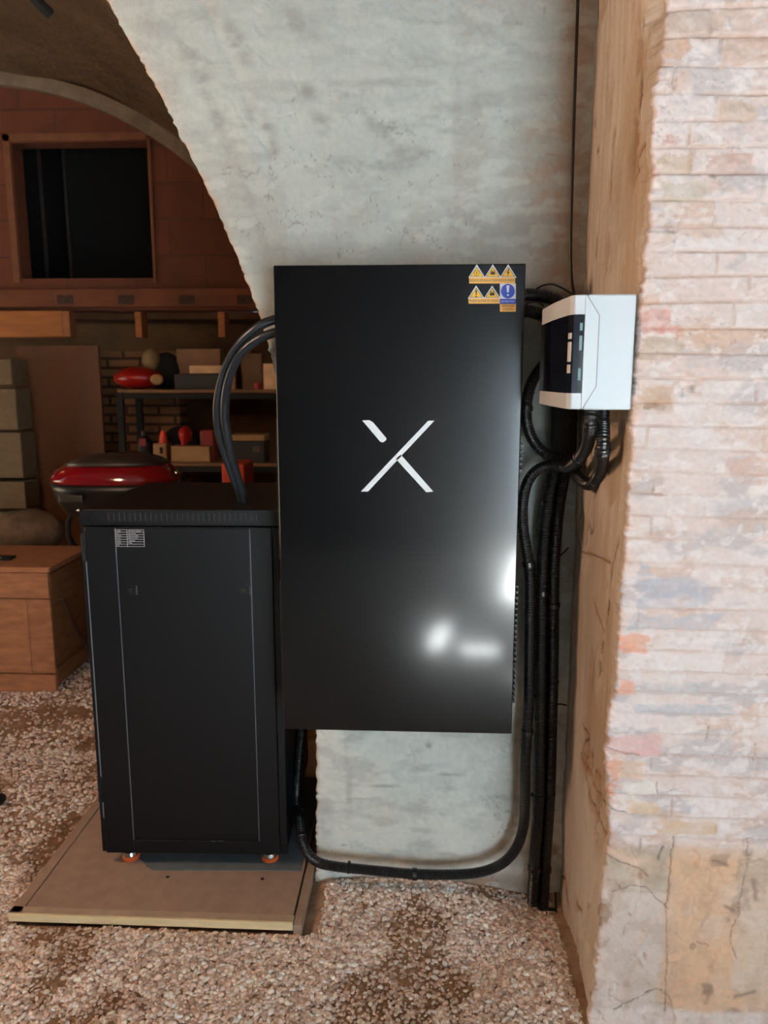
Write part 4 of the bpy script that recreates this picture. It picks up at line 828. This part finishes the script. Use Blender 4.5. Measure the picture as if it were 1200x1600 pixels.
item('white_can', cm('white_can_paint', (205, 165, 125)), lambda b: lathe(b, [(.028, zt), (.028, zt+.135)], (onY(360, 590, 5.1)[0], 5.13, 0), seg=20), 'pale can right of the dark tool case on the top shelf', 'can', bev=.003)
item('white_box', cm('white_box_card', (230, 190, 150)), ibox(411, 437, 568, 605, zt), 'cream white box on top shelf beside the tall black cabinet', 'box')
item('red_tin', mat('red_tin_paint', (150, 25, 25), .4), lambda b: lathe(b, [(.03, zt), (.03, zt+.045)], (onY(402, 600, 5.1)[0], 5.12, 0), seg=18), 'small red tin left of the cream white box on top shelf', 'tin', bev=.003)
item('cardboard_pile', cm('brown_cardboard', (130, 92, 58)), ibox(275, 345, 545, 572, zt, Y=5.31, d=.08), 'brown cardboard piece standing behind the pale carton', 'cardboard')
item('cardboard_pile', cm('brown_cardboard_b', (112, 84, 52)), ibox(375, 410, 552, 604, zt, Y=5.25, d=.1), 'brown cardboard box behind the red tin on top shelf', 'cardboard')
# middle shelf
def bottle(px, h_, r_): 
    return lambda b: lathe(b, [(r_*.95, zm), (r_, zm+.01), (r_, zm+h_*.65), (r_*.4, zm+h_*.85), (r_*.4, zm+h_)], (onY(px, 700, 5.1)[0], 5.14, 0), seg=20)
bo = item('oil_bottle', cm('dark_bottle', (28, 22, 22), .35), bottle(224, .205, .052), 'dark oil bottle at the left end of the middle shelf', 'bottle', bev=0)
b = BM(); q = onY(222, 690, 5.08); box(b, q[0]-.022, q[0]+.022, 5.083, 5.09, q[2]-.03, q[2]+.02); obj('bottle_label', b, cm('label_red', (150, 60, 60)), bo)
cn = item('jerrycan', cm('cream_canister', CR), lambda b: (lambda p, q: box(b, p[0], q[0], 5.08, 5.2, zm, p[2]))(onY(240, 693, 5.1), onY(262, 717, 5.1)), 'small cream canister with orange cap on the middle shelf', 'canister', bev=.008)
b = BM(); q = onY(252, 686, 5.1); lathe(b, [(.03, onY(252, 693, 5.1)[2]), (.022, onY(252, 680, 5.1)[2]), (.012, onY(252, 674, 5.1)[2])], (q[0], 5.14, 0), seg=18); obj('cap', b, mat('orange_cap', (220, 70, 30), .4), cn)
b = BM(); q = onY(252, 704, 5.078); box(b, q[0]-.01, q[0]+.01, 5.076, 5.081, q[2]-.022, q[2]+.022); obj('print', b, M_dark, cn)
item('long_carton', cm('cream_carton', CR), ibox(266, 328, 697, 716, zm), 'long cream carton lying on the middle shelf', 'box')
rp = item('power_tool', mat('red_tool', (190, 35, 30), .35), lambda b: (lambda q: (ellipsoid(b, (q[0], 5.2, q[2]), (.045, .06, .06)), lathe(b, [(.02, 0), (.02, .12)], (q[0], 5.16, zm+.06), seg=12)))(onY(286, 680, 5.15)), 'red power tool standing behind the long cream carton', 'power tool', bev=0, smooth=True)
item('black_tool', M_dark, lambda b: (lambda q: ellipsoid(b, (q[0], 5.26, zm+.12), (.13, .05, .115)))(onY(275, 680, 5.15)), 'black machine behind the red power tool on middle shelf', 'machine', bev=0, smooth=True)
item('red_canister', mat('red_can', (140, 30, 24), .5), ibox(312, 335, 672, 716, zm, Y=5.16, d=.12), 'dull red canister right of the red power tool', 'canister', bev=.01)
item('flat_carton', cm('cream_flat', CR), lambda b: (lambda p, q: box(b, p[0], q[0], 5.08, 5.25, q[2], p[2]))(onY(358, 679, 5.08), onY(413, 689, 5.08)), 'flat cream carton lying on the dark radio', 'box')
rd = item('radio', cm('dark_radio', (34, 28, 24)), lambda b: (lambda p, q: box(b, p[0], q[0], 5.08, 5.25, zm, q[2]-.001))(onY(360, 679, 5.08), onY(413, 689.5, 5.08)), 'dark box-shaped radio on middle shelf at the right', 'radio')
b = BM(); q = onY(402, 702, 5.08); box(b, q[0]-.03, q[0]+.02, 5.076, 5.081, q[2]-.02, q[2]+.02); obj('dial', b, cm('dial_grey', (80, 66, 56)), rd)
b = BM(); q = onY(367, 735, 4.6); box(b, q[0]-.07, q[0]+.07, 4.55, 4.8, onY(367, 725, 4.6)[2]-.28, onY(367, 723, 4.6)[2]); box(b, q[0]-.09, q[0]+.09, 4.5, 4.85, 0, onY(367, 725, 4.6)[2]-.28); tag(obj('orange_bin', b, mat('orange_bin_plastic', (200, 66, 24), .5), bevel=.01), 'orange plastic bin in front of the shelving behind rack', 'bin')
